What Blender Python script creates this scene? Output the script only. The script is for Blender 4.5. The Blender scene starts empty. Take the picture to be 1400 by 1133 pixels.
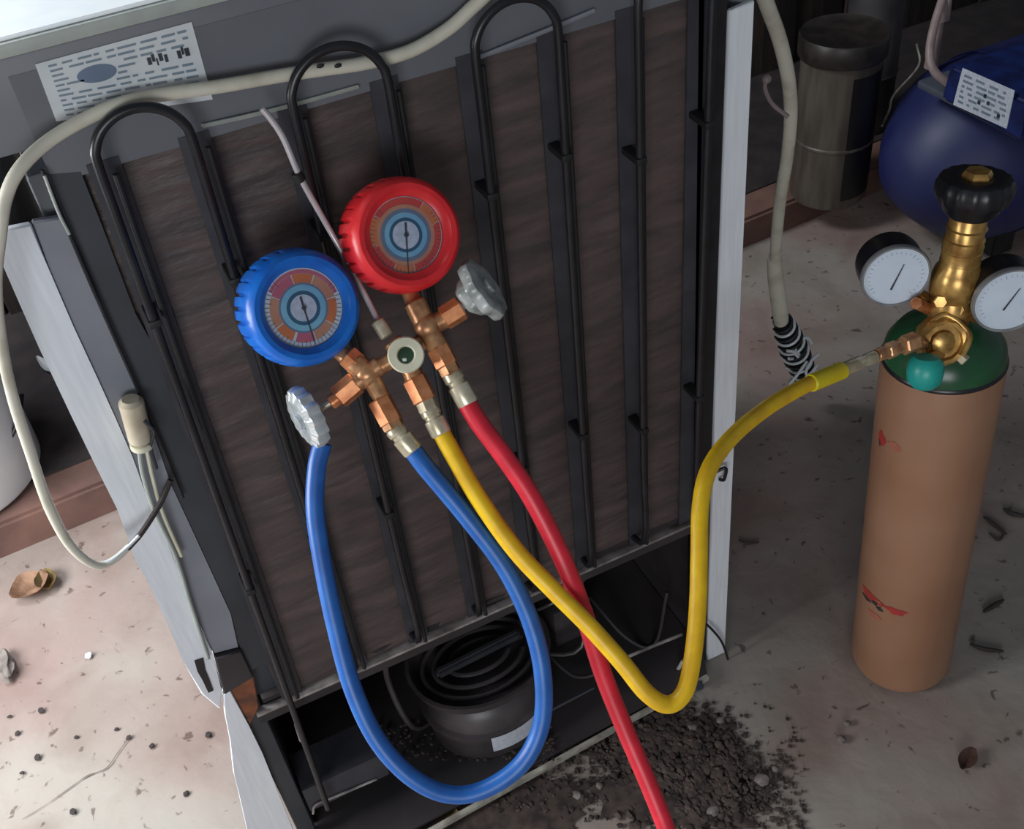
import bpy, bmesh, math, random
from mathutils import Vector, Matrix, noise

random.seed(7)
SC = bpy.context.scene
COL = SC.collection
V = Vector

# ------------------------------------------------------------------ camera
FPX = 1488.0
RIGHT = V((0.89915, -0.42673, -0.09708)); DOWN = V((-0.35091, -0.57045, -0.74260)); FWD = V((0.26151, 0.70178, -0.66266))
CAM = V((0, -0.70, 1.192))
cd = bpy.data.cameras.new('camera'); cam = bpy.data.objects.new('camera', cd); COL.objects.link(cam)
cd.sensor_width = 36; cd.lens = FPX / 1400 * 36; cd.clip_start = 0.02
R = Matrix((RIGHT, -DOWN, -FWD)).transposed()
cam.matrix_world = Matrix.Translation(CAM) @ R.to_4x4()
SC.camera = cam

# ------------------------------------------------------------------ light
SC.view_settings.view_transform = 'Standard'; SC.view_settings.look = 'None'
SC.view_settings.gamma = 1; SC.view_settings.exposure = 0
try: SC.view_settings.use_curve_mapping = False
except Exception: pass
w = bpy.data.worlds.new('world'); SC.world = w; w.use_nodes = True
w.node_tree.nodes['Background'].inputs[0].default_value = (0.80, 0.88, 1.0, 1)
w.node_tree.nodes['Background'].inputs[1].default_value = 0.17
def area(name, loc, target, size, sy, power, col):
    l = bpy.data.lights.new(name, 'AREA'); l.shape = 'RECTANGLE'; l.size = size; l.size_y = sy; l.energy = power; l.color = col
    o = bpy.data.objects.new(name, l); COL.objects.link(o); o.location = loc
    o.rotation_euler = (V(target) - V(loc)).to_track_quat('-Z', 'Y').to_euler(); return o
area('doorway_daylight', (-1.05, 0.22, 0.80), (-0.36, 0.20, 0.0), 0.8, 0.6, 30, (0.97, 0.985, 1.0))
area('top_fill', (-0.7, 0.9, 2.1), (0.0, 0.3, 0.95), 0.6, 0.6, 34, (0.92, 0.97, 1.0))  # added unseen lamp, brightens the white refrigerator top
area('front_fill', (-0.9, -2.1, 0.95), (0.05, 0.0, 0.5), 1.0, 0.8, 21, (0.95, 0.98, 1.0))  # added unseen front lamp, lifts the white side edges

# ------------------------------------------------------------------ measuring helpers (a sight line met with a real plane)
def ray(u, v): return RIGHT * ((u - 700) / FPX) + DOWN * ((v - 566.5) / FPX) + FWD
def PY(u, v, y=0.0): r = ray(u, v); return CAM + r * ((y - CAM.y) / r.y)
def PZ(u, v, z=0.0): r = ray(u, v); return CAM + r * ((z - CAM.z) / r.z)
def PD(u, v, d): return CAM + ray(u, v) * d
def pix(p):
    q = V(p) - CAM; d = q.dot(FWD); return 700 + FPX * q.dot(RIGHT) / d, 566.5 + FPX * q.dot(DOWN) / d, d
def height_at(base, v):                       # how tall above base a point lies that is seen on row v
    lo, hi = 0.0, 1.2
    for _ in range(40):
        m = (lo + hi) / 2
        if pix(base + V((0, 0, m)))[1] > v: lo = m
        else: hi = m
    return lo
def cdir(a, b, c): return (RIGHT * a + DOWN * b + FWD * c).normalized()

# ------------------------------------------------------------------ materials
def lin(c): return tuple((x / 255 / 12.92) if x / 255 <= 0.04045 else ((x / 255 + 0.055) / 1.055) ** 2.4 for x in c) + (1,)
def nd(t, ty, **kw):
    n = t.nodes.new(ty)
    for k, v in kw.items(): setattr(n, k, v)
    return n
def mat(name, c1, c2=None, rough=0.5, metal=0.0, scale=40.0, stretch=(1, 1, 1), bump=0.0, detail=4, bscale=None, lo=0.35, hi=0.65, spec=0.5, coat=0.0, alpha=None, dist=0.0):
    m = bpy.data.materials.new(name); m.use_nodes = True; t = m.node_tree; b = t.nodes['Principled BSDF']
    b.inputs['Roughness'].default_value = rough; b.inputs['Metallic'].default_value = metal
    b.inputs['Specular IOR Level'].default_value = spec; b.inputs['Coat Weight'].default_value = coat
    if c2 is None: c2 = tuple(x * 0.82 for x in c1)
    tc = nd(t, 'ShaderNodeTexCoord'); mp = nd(t, 'ShaderNodeMapping'); mp.inputs['Scale'].default_value = stretch
    t.links.new(tc.outputs['Object'], mp.inputs[0])
    n = nd(t, 'ShaderNodeTexNoise'); n.inputs['Scale'].default_value = scale; n.inputs['Detail'].default_value = detail; n.inputs['Distortion'].default_value = dist
    t.links.new(mp.outputs[0], n.inputs['Vector'])
    r = nd(t, 'ShaderNodeValToRGB'); r.color_ramp.elements[0].position = lo; r.color_ramp.elements[1].position = hi
    r.color_ramp.elements[0].color = lin(c2); r.color_ramp.elements[1].color = lin(c1)
    t.links.new(n.outputs['Fac'], r.inputs[0]); t.links.new(r.outputs[0], b.inputs['Base Color'])
    if bump:
        n2 = nd(t, 'ShaderNodeTexNoise'); n2.inputs['Scale'].default_value = bscale or scale * 2; n2.inputs['Detail'].default_value = 5
        t.links.new(mp.outputs[0], n2.inputs['Vector'])
        bp = nd(t, 'ShaderNodeBump'); bp.inputs['Strength'].default_value = bump; bp.inputs['Distance'].default_value = 0.004
        t.links.new(n2.outputs['Fac'], bp.inputs['Height']); t.links.new(bp.outputs[0], b.inputs['Normal'])
    return m
def concrete():
    m = bpy.data.materials.new('stained_concrete'); m.use_nodes = True; t = m.node_tree; b = t.nodes['Principled BSDF']
    b.inputs['Roughness'].default_value = 0.72; b.inputs['Specular IOR Level'].default_value = 0.3
    tc = nd(t, 'ShaderNodeTexCoord')
    def nz(s, d, dist=0.3):
        n = nd(t, 'ShaderNodeTexNoise'); n.inputs['Scale'].default_value = s; n.inputs['Detail'].default_value = d; n.inputs['Distortion'].default_value = dist
        t.links.new(tc.outputs['Object'], n.inputs['Vector']); return n.outputs['Fac']
    def ramp(f, a, c):
        r = nd(t, 'ShaderNodeValToRGB'); r.color_ramp.elements[0].position = a; r.color_ramp.elements[1].position = c
        t.links.new(f, r.inputs[0]); return r
    base = ramp(nz(3.2, 3), 0.38, 0.62); base.color_ramp.elements[0].color = lin((140, 122, 116)); base.color_ramp.elements[1].color = lin((146, 140, 132))
    grime = ramp(nz(7, 7, 0.4), 0.34, 0.56)
    mx = nd(t, 'ShaderNodeMixRGB'); mx.blend_type = 'MULTIPLY'; mx.inputs[0].default_value = 1
    grime.color_ramp.elements[0].color = (0.78, 0.73, 0.71, 1); grime.color_ramp.elements[1].color = (1, 1, 1, 1)
    t.links.new(base.outputs[0], mx.inputs[1]); t.links.new(grime.outputs[0], mx.inputs[2])
    sp = ramp(nz(55, 3, 0.5), 0.30, 0.36); sp.color_ramp.elements[0].color = (0.45, 0.4, 0.38, 1); sp.color_ramp.elements[1].color = (1, 1, 1, 1)
    m2 = nd(t, 'ShaderNodeMixRGB'); m2.blend_type = 'MULTIPLY'; m2.inputs[0].default_value = 1
    t.links.new(mx.outputs[0], m2.inputs[1]); t.links.new(sp.outputs[0], m2.inputs[2])
    t.links.new(m2.outputs[0], b.inputs['Base Color'])
    bp = nd(t, 'ShaderNodeBump'); bp.inputs['Strength'].default_value = 0.5; bp.inputs['Distance'].default_value = 0.004
    t.links.new(nz(28, 6), bp.inputs['Height']); t.links.new(bp.outputs[0], b.inputs['Normal'])
    return m
def glassy(name, col, g=0.12):
    m = bpy.data.materials.new(name); m.use_nodes = True; t = m.node_tree; t.nodes.clear()
    o = nd(t, 'ShaderNodeOutputMaterial'); tr = nd(t, 'ShaderNodeBsdfTransparent'); gl = nd(t, 'ShaderNodeBsdfGlossy'); mx = nd(t, 'ShaderNodeMixShader')
    tr.inputs[0].default_value = col; gl.inputs['Roughness'].default_value = 0.12; mx.inputs[0].default_value = g
    t.links.new(tr.outputs[0], mx.inputs[1]); t.links.new(gl.outputs[0], mx.inputs[2]); t.links.new(mx.outputs[0], o.inputs[0]); return m

M = dict(
    floor=concrete(),
    ledge=mat('red_brown_cement', (120, 88, 78), (84, 62, 56), rough=0.85, scale=9, bump=0.4),
    plank=mat('dark_old_wood', (52, 42, 37), (30, 24, 22), rough=0.8, scale=14, stretch=(6, 6, 0.6), bump=0.3),
    ledge_back=mat('rough_dark_brown', (50, 42, 42), (34, 29, 31), rough=0.95, scale=20, bump=0.6),
    soil=mat('dark_wall_base', (40, 32, 30), rough=0.9),
    white=mat('white_enamel', (206, 210, 214), (190, 195, 200), rough=0.35, scale=25),
    strip=mat('brushed_white_metal', (228, 233, 238), (218, 222, 229), rough=0.4, scale=40, stretch=(6, 1, 0.4), bump=0.02),
    topw=mat('white_top', (240, 244, 246), (232, 238, 242), rough=0.35),
    trimg=mat('pale_grey_trim', (158, 164, 156), (144, 150, 146), rough=0.5),
    grey=mat('grey_plastic', (104, 107, 113), (92, 94, 101), rough=0.5, scale=7, bump=0.05),
    grey2=mat('mid_grey_metal', (138, 141, 150), (122, 126, 134), rough=0.5, scale=12),
    dgrey=mat('dark_blue_grey_metal', (58, 62, 69), (44, 48, 54), rough=0.5, scale=10),
    pan=mat('rough_brown_panel', (92, 77, 75), (68, 60, 60), rough=0.5, scale=20, stretch=(0.6, 1, 3.0), bump=1.0, bscale=30, dist=0.5, lo=0.34, hi=0.66),
    band=mat('black_tape', (62, 62, 68), (50, 50, 56), rough=0.55, scale=30),
    black=mat('black_enamel', (30, 30, 35), (20, 20, 24), rough=0.34),
    blackr=mat('black_rubber', (26, 26, 28), (16, 16, 18), rough=0.6),
    comp=mat('compressor_black', (78, 72, 74), (52, 48, 50), rough=0.38, scale=18),
    dark=mat('dark_recess_metal', (58, 52, 54), (36, 33, 35), rough=0.7, scale=10),
    rail=mat('bare_edge_metal', (168, 163, 160), (104, 98, 96), rough=0.4, scale=50, metal=0.2),
    bar=mat('dirty_galvanised_bar', (186, 182, 170), (130, 126, 116), rough=0.5, scale=40),
    rust=mat('rusty_metal', (140, 82, 52), (84, 56, 46), rough=0.8, scale=60),
    cable=mat('cream_cable', (206, 202, 186), (184, 178, 160), rough=0.5, scale=35, lo=0.3, hi=0.5),
    beige=mat('beige_capacitor', (190, 180, 158), (164, 150, 128), rough=0.5),
    blueb=mat('blue_rubber', (20, 112, 208), (14, 92, 188), rough=0.34, scale=50),
    redb=mat('red_rubber', (222, 44, 50), (204, 34, 40), rough=0.34, scale=50),
    blueh=mat('blue_hose', (32, 98, 176), (26, 84, 160), rough=0.4, scale=60),
    yelh=mat('yellow_hose', (232, 190, 22), (216, 168, 22), rough=0.4, scale=60),
    redh=mat('red_hose', (216, 38, 58), (198, 32, 50), rough=0.4, scale=60),
    yel2=mat('bright_yellow_sleeve', (222, 206, 24), (206, 180, 20), rough=0.4),
    brass=mat('worn_brass', (214, 164, 118), (150, 104, 72), rough=0.36, metal=0.55, scale=90),
    gold=mat('polished_brass', (214, 172, 100), (150, 110, 58), rough=0.3, metal=0.6, scale=60),
    copper=mat('copper_orange_brass', (228, 156, 108), (186, 112, 70), rough=0.3, metal=0.5, scale=90),
    silver=mat('nickel_fitting', (216, 208, 184), (176, 162, 132), rough=0.3, metal=0.45, scale=90),
    chrome=mat('chrome_knob', (220, 226, 228), (170, 178, 182), rough=0.22, metal=0.5, scale=70),
    clear=mat('cloudy_grey_plastic', (176, 180, 176), (120, 126, 124), rough=0.25, scale=60),
    steel=mat('steel_rod', (206, 200, 202), (180, 174, 178), rough=0.3, metal=0.3),
    silver2=mat('light_bezel', (150, 152, 154), (120, 122, 126), rough=0.35, metal=0.3),
    ivory=mat('ivory_ring', (214, 212, 188), (196, 192, 168), rough=0.35),
    sight=mat('green_sight_glass', (58, 84, 60), (30, 44, 34), rough=0.12),
    paper=mat('white_print', (206, 210, 212), (194, 200, 204), rough=0.4),
    lilac=mat('pale_lilac_print', (200, 202, 214), (176, 186, 196), rough=0.4, scale=300),
    cyan=mat('light_blue_print', (136, 192, 208), (112, 168, 196), rough=0.4),
    teal=mat('dark_teal_print', (40, 96, 122), (34, 78, 108), rough=0.4),
    peach=mat('peach_print', (198, 138, 104), (180, 118, 92), rough=0.4),
    orange=mat('orange_print', (212, 118, 60), (190, 100, 58), rough=0.4),
    pink=mat('pink_print', (198, 96, 112), (176, 86, 106), rough=0.4),
    slate=mat('slate_print', (108, 124, 146), (98, 112, 134), rough=0.4),
    redp=mat('red_print', (206, 66, 50), (190, 52, 46), rough=0.4),
    ink=mat('dark_ink', (52, 56, 66), (36, 40, 50), rough=0.5),
    inkl=mat('pale_ink', (124, 138, 150), (104, 122, 136), rough=0.5),
    tan=mat('tan_brown_paint', (152, 114, 90), (138, 98, 74), rough=0.42, scale=8, lo=0.3, hi=0.7),
    green=mat('dark_green_paint', (40, 92, 54), (28, 68, 46), rough=0.3, scale=14),
    tealc=mat('teal_plastic', (30, 158, 146), (24, 140, 134), rough=0.4),
    redk=mat('red_marking', (170, 52, 48), (140, 48, 42), rough=0.5),
    redl=mat('faint_red_smudge', (160, 96, 80), (152, 88, 72), rough=0.5),
    tankb=mat('dark_blue_paint', (44, 50, 92), (24, 30, 78), rough=0.5, scale=5),
    tankg=mat('dusty_blue_top', (78, 84, 92), (56, 62, 78), rough=0.6, scale=7),
    boxb=mat('navy_plastic', (24, 40, 96), (16, 26, 66), rough=0.4),
    canl=mat('dull_tin', (90, 83, 75), (70, 63, 57), rough=0.4, metal=0.1, scale=20, stretch=(3, 3, .5)),
    lidm=mat('dark_lid', (48, 43, 40), (32, 28, 27), rough=0.4),
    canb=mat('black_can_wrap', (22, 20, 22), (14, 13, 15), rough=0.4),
    bucket=mat('white_bucket', (226, 228, 230), (212, 214, 218), rough=0.4, scale=10),
    tube2=mat('dull_pink_cable', (150, 130, 128), (124, 108, 108), rough=0.5),
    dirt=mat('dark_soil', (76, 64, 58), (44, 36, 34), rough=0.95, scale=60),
    peb=mat('grey_pebble', (128, 120, 114), (92, 84, 80), rough=0.8),
    leaf=mat('dead_leaf', (190, 152, 124), (134, 100, 78), rough=0.8, scale=60),
    straw=mat('dry_straw', (150, 130, 84), (110, 92, 60), rough=0.8),
    scrap=mat('dark_scrap', (58, 48, 46), (38, 32, 32), rough=0.8),
    crack=mat('dark_crack', (112, 98, 92), rough=0.9),  # dark tone of the crack lines in the floor
    glass=glassy('gauge_glass', (0.95, 0.97, 1, 1), 0.04),
)

# ------------------------------------------------------------------ object helpers
ORG = {}
def thing(name, label, cat, org, group=None):
    o = bpy.data.objects.new(name, None); COL.objects.link(o); o.location = org; o.empty_display_size = 0.03
    o['label'] = label; o['category'] = cat
    if group: o['group'] = group
    ORG[o.name] = V(org); return o
def tag(o, label, cat, group=None):
    o['label'] = label; o['category'] = cat
    if group: o['group'] = group
    return o
def mk(name, bm, m, parent=None, org=None, smooth=True, ang=40, label=None):
    """link a bmesh (world coordinates) as one mesh object; parts inherit the origin of their thing"""
    o_ = ORG[parent.name] if parent else V(org if org is not None else (0, 0, 0))
    bmesh.ops.translate(bm, verts=bm.verts, vec=-o_)
    bmesh.ops.recalc_face_normals(bm, faces=bm.faces)
    me = bpy.data.meshes.new(name); bm.to_mesh(me); bm.free()
    ms = m if isinstance(m, (list, tuple)) else [m]
    for x in ms: me.materials.append(M[x])
    if smooth:
        for p in me.polygons: p.use_smooth = True
        me.set_sharp_from_angle(angle=math.radians(ang))
    o = bpy.data.objects.new(name, me); COL.objects.link(o)
    if parent: o.parent = parent
    else: o.location = o_
    ORG[o.name] = o_
    if label: o['label'] = label
    return o
def BM(): return bmesh.new()
def basis(ax):
    ax = V(ax).normalized(); t = V((0, 0, 1)) if abs(ax.z) < 0.9 else V((1, 0, 0))
    a = t.cross(ax).normalized(); return a, ax.cross(a).normalized(), ax
def box(bm, x0, x1, y0, y1, z0, z1, bev=0.0):
    r = bmesh.ops.create_cube(bm, size=1); vs = r['verts']
    for v in vs: v.co = V(((x0 + x1) / 2 + v.co.x * (x1 - x0), (y0 + y1) / 2 + v.co.y * (y1 - y0), (z0 + z1) / 2 + v.co.z * (z1 - z0)))
    if bev:
        es = list({e for v in vs for e in v.link_edges}); bmesh.ops.bevel(bm, geom=es, offset=bev, segments=2, affect='EDGES', profile=0.5)
def obox(bm, c, ax, ay, az, sx, sy, sz, bev=0.0):
    r = bmesh.ops.create_cube(bm, size=1); vs = r['verts']
    for v in vs: v.co = V(c) + ax * (v.co.x * sx) + ay * (v.co.y * sy) + az * (v.co.z * sz)
    if bev:
        es = list({e for v in vs for e in v.link_edges}); bmesh.ops.bevel(bm, geom=es, offset=bev, segments=2, affect='EDGES')
def prism(bm, pts, d):
    """polygon of world points thickened by vector d"""
    a = [bm.verts.new(V(p)) for p in pts]; b = [bm.verts.new(V(p) + V(d)) for p in pts]; n = len(a)
    bm.faces.new(a); bm.faces.new(b[::-1])
    for i in range(n): bm.faces.new((a[i], b[i], b[(i + 1) % n], a[(i + 1) % n]))
def lathe(bm, prof, c, ax, seg=32, mod=None, cap=True, a0=None):
    """prof = [(radius, height)...] turned about ax through c; mod(angle, i) scales the radius"""
    if a0: a, b, ax = a0
    else: a, b, ax = basis(ax)
    rings = []
    for i, (r, h) in enumerate(prof):
        if r < 1e-6: rings.append([bm.verts.new(V(c) + ax * h)]); continue
        ring = []
        for k in range(seg):
            t = 2 * math.pi * k / seg; rr = r * (mod(t, i) if mod else 1)
            ring.append(bm.verts.new(V(c) + a * (rr * math.cos(t)) + b * (rr * math.sin(t)) + ax * h))
        rings.append(ring)
    for p, q in zip(rings, rings[1:]):
        for k in range(seg):
            k2 = (k + 1) % seg
            if len(p) == 1 and len(q) == 1: continue
            if len(p) == 1: bm.faces.new((p[0], q[k], q[k2]))
            elif len(q) == 1: bm.faces.new((p[k], p[k2], q[0]))
            else: bm.faces.new((p[k], p[k2], q[k2], q[k]))
    if cap:
        if len(rings[0]) > 1: bm.faces.new(rings[0][::-1])
        if len(rings[-1]) > 1: bm.faces.new(rings[-1])
def spline(pts, n=8):
    P = [V(p) for p in pts]; P = [P[0] * 2 - P[1]] + P + [P[-1] * 2 - P[-2]]; out = []
    for i in range(1, len(P) - 2):
        a, b, c, d = P[i - 1:i + 3]
        for k in range(n):
            t = k / n; out.append(0.5 * (2 * b + (c - a) * t + (2 * a - 5 * b + 4 * c - d) * t * t + (3 * b - a - 3 * c + d) * t ** 3))
    out.append(P[-2]); return out
def tube(bm, pts, r, seg=12, n=8, smooth=True, rfun=None):
    P = spline(pts, n) if smooth else [V(p) for p in pts]
    t0 = (P[1] - P[0]).normalized(); a, b, _ = basis(t0); rings = []
    for i, p in enumerate(P):
        t = (P[min(i + 1, len(P) - 1)] - P[max(i - 1, 0)]).normalized()
        a = (a - t * a.dot(t)).normalized(); b = t.cross(a)
        rr = rfun(i / (len(P) - 1)) if rfun else r
        rings.append([bm.verts.new(p + a * (rr * math.cos(2 * math.pi * k / seg)) + b * (rr * math.sin(2 * math.pi * k / seg))) for k in range(seg)])
    for p, q in zip(rings, rings[1:]):
        for k in range(seg): bm.faces.new((p[k], p[(k + 1) % seg], q[(k + 1) % seg], q[k]))
    bm.faces.new(rings[0][::-1]); bm.faces.new(rings[-1])
def rod(bm, p, q, r, seg=16, r2=None, bev=0.0):
    p, q = V(p), V(q); L = (q - p).length; r2 = r if r2 is None else r2; e = bev or min(r, L) * 0.15
    lathe(bm, [(0, 0), (r - e, 0), (r, e), (r2, L - e), (r2 - e, L), (0, L)], p, q - p, seg, cap=False)
def ball(bm, c, r, sub=2, sc=(1, 1, 1), jit=0.0, seed=0):
    x = bmesh.ops.create_icosphere(bm, subdivisions=sub, radius=1)
    for v in x['verts']:
        k = 1 + jit * noise.noise(v.co * 1.7 + V((seed, seed * 2.3, 0)))
        v.co = V(c) + V((v.co.x * r * sc[0], v.co.y * r * sc[1], v.co.z * r * sc[2])) * k
def disc(bm, c, ax, r0, r1, t, seg=40, a0=0, a1=2 * math.pi, fr=None):
    """flat annulus or arc of thickness t"""
    a, b, ax = fr or basis(ax); full = abs(a1 - a0 - 2 * math.pi) < 1e-6; n = seg if full else seg + 1; rows = []
    for k in range(n):
        th = a0 + (a1 - a0) * k / seg; d = a * math.cos(th) + b * math.sin(th)
        rows.append([bm.verts.new(V(c) + d * r + ax * h) for r, h in ((r0, 0), (r1, 0), (r1, t), (r0, t))])
    for k in range(n if full else n - 1):
        p, q = rows[k], rows[(k + 1) % n]
        for j in range(4): bm.faces.new((p[j], p[(j + 1) % 4], q[(j + 1) % 4], q[j]))
    if not full: bm.faces.new(rows[0]); bm.faces.new(rows[-1][::-1])

# ================================================================== SETTING
# floor: gently uneven slab
bm = BM(); NX, NY = 90, 80; g = {}
for i in range(NX + 1):
    for j in range(NY + 1):
        x = -2.2 + 5.4 * i / NX; y = -2.2 + 4.0 * j / NY
        g[i, j] = bm.verts.new((x, y, -0.0015 + 0.0015 * noise.noise(V((x * 6, y * 6, 0)))))
for i in range(NX):
    for j in range(NY): bm.faces.new((g[i, j], g[i + 1, j], g[i + 1, j + 1], g[i, j + 1]))
floor = mk('floor', bm, 'floor', org=(0, 0, 0)); floor['kind'] = 'structure'
floor['label'] = 'stained grey concrete floor, bright on the left'
def crack(pts, w0):
    bm = BM(); P = spline([PZ(u, v, 0.0006) for u, v in pts], 5); rows = []
    for i, p in enumerate(P):
        t = (P[min(i + 1, len(P) - 1)] - P[max(i - 1, 0)]).normalized(); s = V((-t.y, t.x, 0)); ww = w0 * (0.25 + abs(noise.noise(p * 60))) * (1 if 0 < i < len(P) - 1 else .1)
        rows.append([bm.verts.new(p + s * ww), bm.verts.new(p + V((0, 0, 0.0004))), bm.verts.new(p - s * ww)])
    for p, q in zip(rows, rows[1:]):
        bm.faces.new((p[0], p[1], q[1], q[0])); bm.faces.new((p[1], p[2], q[2], q[1]))
    return mk('crack', bm, 'crack', floor)
crack([(66, 1098), (95, 1077), (120, 1060), (145, 1050), (160, 1030), (175, 1010)], 0.0016)
crack([(30, 1120), (66, 1098)], 0.001)

# low ledge along the back wall
LEDGE_Y = 0.70
bm = BM(); prism(bm, [(-2.2, .70 - .13, -.01), (3.2, .70 + .19, -.01), (3.2, 1.3, -.01), (-2.2, 1.3, -.01)], (0, 0, .07)); bmesh.ops.bevel(bm, geom=list(bm.edges), offset=.006, segments=2, affect='EDGES')
o = mk('trim_1', bm, 'ledge', org=(0, 1.0, 0)); o['kind'] = 'structure'; o['label'] = 'low red-brown cement ledge along the back wall'
bm = BM(); NX = 60; a = []; b = []
prism(bm, [(-2.2, .76 - .13, .0585), (3.2, .78 + .19, .0585), (3.2, 1.3, .0585), (-2.2, 1.3, .0585)], (0, 0, .0045))  # thin dark brown sheet over the ledge behind its front strip
o = mk('trim_2', bm, 'ledge_back', org=(0, 1.0, 0)); o['kind'] = 'structure'; o['label'] = 'dark brown strip behind the red-brown ledge'
# plank wall
bm = BM(); box(bm, -2.2, 3.2, 1.285, 1.33, 0.0, 2.3)
wall = mk('wall_back', bm, 'soil', org=(0, 1.3, 0)); wall['kind'] = 'structure'; wall['label'] = 'dark wall of upright old boards'
bm = BM(); box(bm, -0.066, 0.066, 1.262, 1.284, 0.06, 2.3, 0.004); pl0 = mk('plank', bm, 'plank', wall)
for k in range(40):
    x = -2.1 + 0.137 * k
    p = pl0 if k == 0 else pl0.copy()
    if k: COL.objects.link(p); p.parent = wall
    p.location = (x, -0.006 * (k * 7 % 3), 0); 

# ================================================================== FRIDGE
FR = thing('refrigerator', 'small refrigerator seen from behind, dark condenser panel and white side edges', 'refrigerator', (0.21, 0.25, 0))
def fy(u, v, y=0.0): return PY(u, v, y)
def xz(x, z, y=0.0): return V((x, y, z))
# cabinet shell
bm = BM(); box(bm, -0.045, 0.478, 0.012, 0.50, 0.285, 0.872, 0.004); mk('cabinet', bm, 'dgrey', FR)
# top housing (grey back), pale trim, white top
bm = BM(); box(bm, -0.085, 0.52, 0.0, 0.52, 0.893, 0.951, 0.0015); box(bm, -0.03, 0.5, -0.0004, 0.5, 0.868, 0.94)
mk('top_housing', bm, 'grey', FR)
bm = BM(); box(bm, -0.09, 0.525, -0.003, 0.525, 0.9515, 0.960, 0.001); mk('top_trim', bm, 'trimg', FR, label='pale grey trim under the white top')
bm = BM(); box(bm, -0.088, 0.523, 0.001, 0.523, 0.9600, 0.963, 0.001); mk('top_panel', bm, 'topw', FR, label='glossy white top panel')
# rough back panel, with slightly dented sheet
bm = BM(); NX, NZ = 60, 70; g = {}
for i in range(NX + 1):
    for j in range(NZ + 1):
        x = -0.022 + 0.474 * i / NX; z = 0.275 + 0.600 * j / NZ
        y = 0.004 + 0.0022 * noise.noise(V((x * 26, z * 14, 3))) + 0.0012 * noise.noise(V((x * 30, z * 90, 9)))
        g[i, j] = bm.verts.new((x, y, z))
for i in range(NX):
    for j in range(NZ): bm.faces.new((g[i, j], g[i + 1, j], g[i + 1, j + 1], g[i, j + 1]))
mk('back_panel', bm, 'pan', FR, label='rough brown back sheet')
# white side edges (bent flanges following the sheet)
def flange(name, pts, m, y0, th, label=None):
    bm = BM(); prism(bm, [V((x, y0, z)) for x, z in pts], (0, th, 0))
    bmesh.ops.bevel(bm, geom=list(bm.edges), offset=0.0012, segments=1, affect='EDGES'); return mk(name, bm, m, FR, label=label)
def fpoly(name, pp, m, y0, th, label=None): return flange(name, [tuple(fy(u, v)[k] for k in (0, 2)) for u, v in pp], m, y0, th, label)
fpoly('side_edge', [(-16, 316), (42, 304), (66, 365), (100, 444), (132, 513), (156, 566), (180, 621), (201, 679), (220, 719), (246, 785), (270, 850), (290, 890), (303, 938), (300, 967), (275, 946), (250, 902), (230, 853), (201, 792), (184, 762), (176, 738), (159, 692), (130, 634), (98, 568), (53, 473), (26, 412), (3, 359)], 'strip', -0.003, 0.006, 'white side edge, left')
bm = BM(); prism(bm, [fy(-15, 318, .003), fy(27, 412, .003), fy(99, 568, .003), fy(160, 692, .003), fy(202, 790, .003), fy(262, 898, .003), fy(268, 898, .003), fy(172, 692, .003), fy(112, 568, .003), fy(40, 412, .003), fy(-2, 318, .003)], (0, 0.50, 0)); mk('side_panel', bm, 'white', FR)
fpoly('corner_strip', [(43, 303), (87, 296), (106, 338), (132, 399), (148, 439), (172, 492), (195, 550), (233, 660), (265, 729), (315, 838), (327, 884), (292, 893), (271, 850), (247, 785), (221, 719), (202, 679), (181, 621), (157, 566), (133, 513), (101, 444), (67, 365)], 'grey2', -0.001, 0.006, 'mid grey strip beside the white edge')
fpoly('corner_channel', [(60, 236), (112, 232), (140, 310), (185, 428), (220, 492), (254, 566), (300, 690), (345, 800), (372, 900), (330, 925), (328, 884), (316, 838), (266, 729), (234, 660), (196, 550), (173, 492), (149, 439), (133, 399), (107, 338), (88, 296)], 'dgrey', -0.0005, 0.009)
# fine wire standing along the corner
bm = BM(); tube(bm, [fy(58, 232, -.006), fy(92, 312, -.006), fy(126, 392, -.006), fy(165, 480, -.006), fy(205, 570, -.006), fy(250, 680, -.006)], 0.0014, 8); mk('corner_wire', bm, 'black', FR)
bm = BM(); tube(bm, [fy(61, 240, -.009), fy(80, 290, -.009), fy(95, 320, -.008)], 0.0011, 8); mk('corner_wire', bm, 'trimg', FR)
# dark block + rusty corner under the strip
fpoly('foot_bracket', [(292, 894), (328, 884), (345, 920), (305, 944)], 'dark', -0.006, 0.012, 'dark square block')
fpoly('rusty_corner', [(314, 940), (346, 922), (354, 965), (341, 990)], 'rust', -0.002, 0.008, 'rusty corner')
fpoly('lower_side_edge', [(304, 945), (314, 939), (339, 988), (358, 1027), (394, 1117), (425, 1190), (352, 1200), (335, 1122), (325, 1078), (319, 1055), (314, 1009), (307, 975)], 'strip', -0.004, 0.006, 'white lower side edge, left')
bm = BM(); prism(bm, [fy(360, 1125, .003), fy(321, 975, .003), fy(328, 975, .003), fy(370, 1125, .003)], (0, 0.50, 0)); mk('side_panel', bm, 'white', FR)
bm = BM(); prism(bm, [PY(u, v, -.0045) for u, v in ((266, 904), (278, 900), (281, 916), (286, 928), (292, 944), (285, 947), (277, 930), (270, 918))], (0, .003, 0)); mk('torn_slot', bm, 'black', FR, label='black torn slot in the white edge')
# lower left inner corner post
flange('inner_post', [(-0.0625, 0.285), (-0.043, 0.285), (-0.043, 0.02), (-0.062, 0.02)], 'dgrey', 0.004, 0.014)
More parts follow.
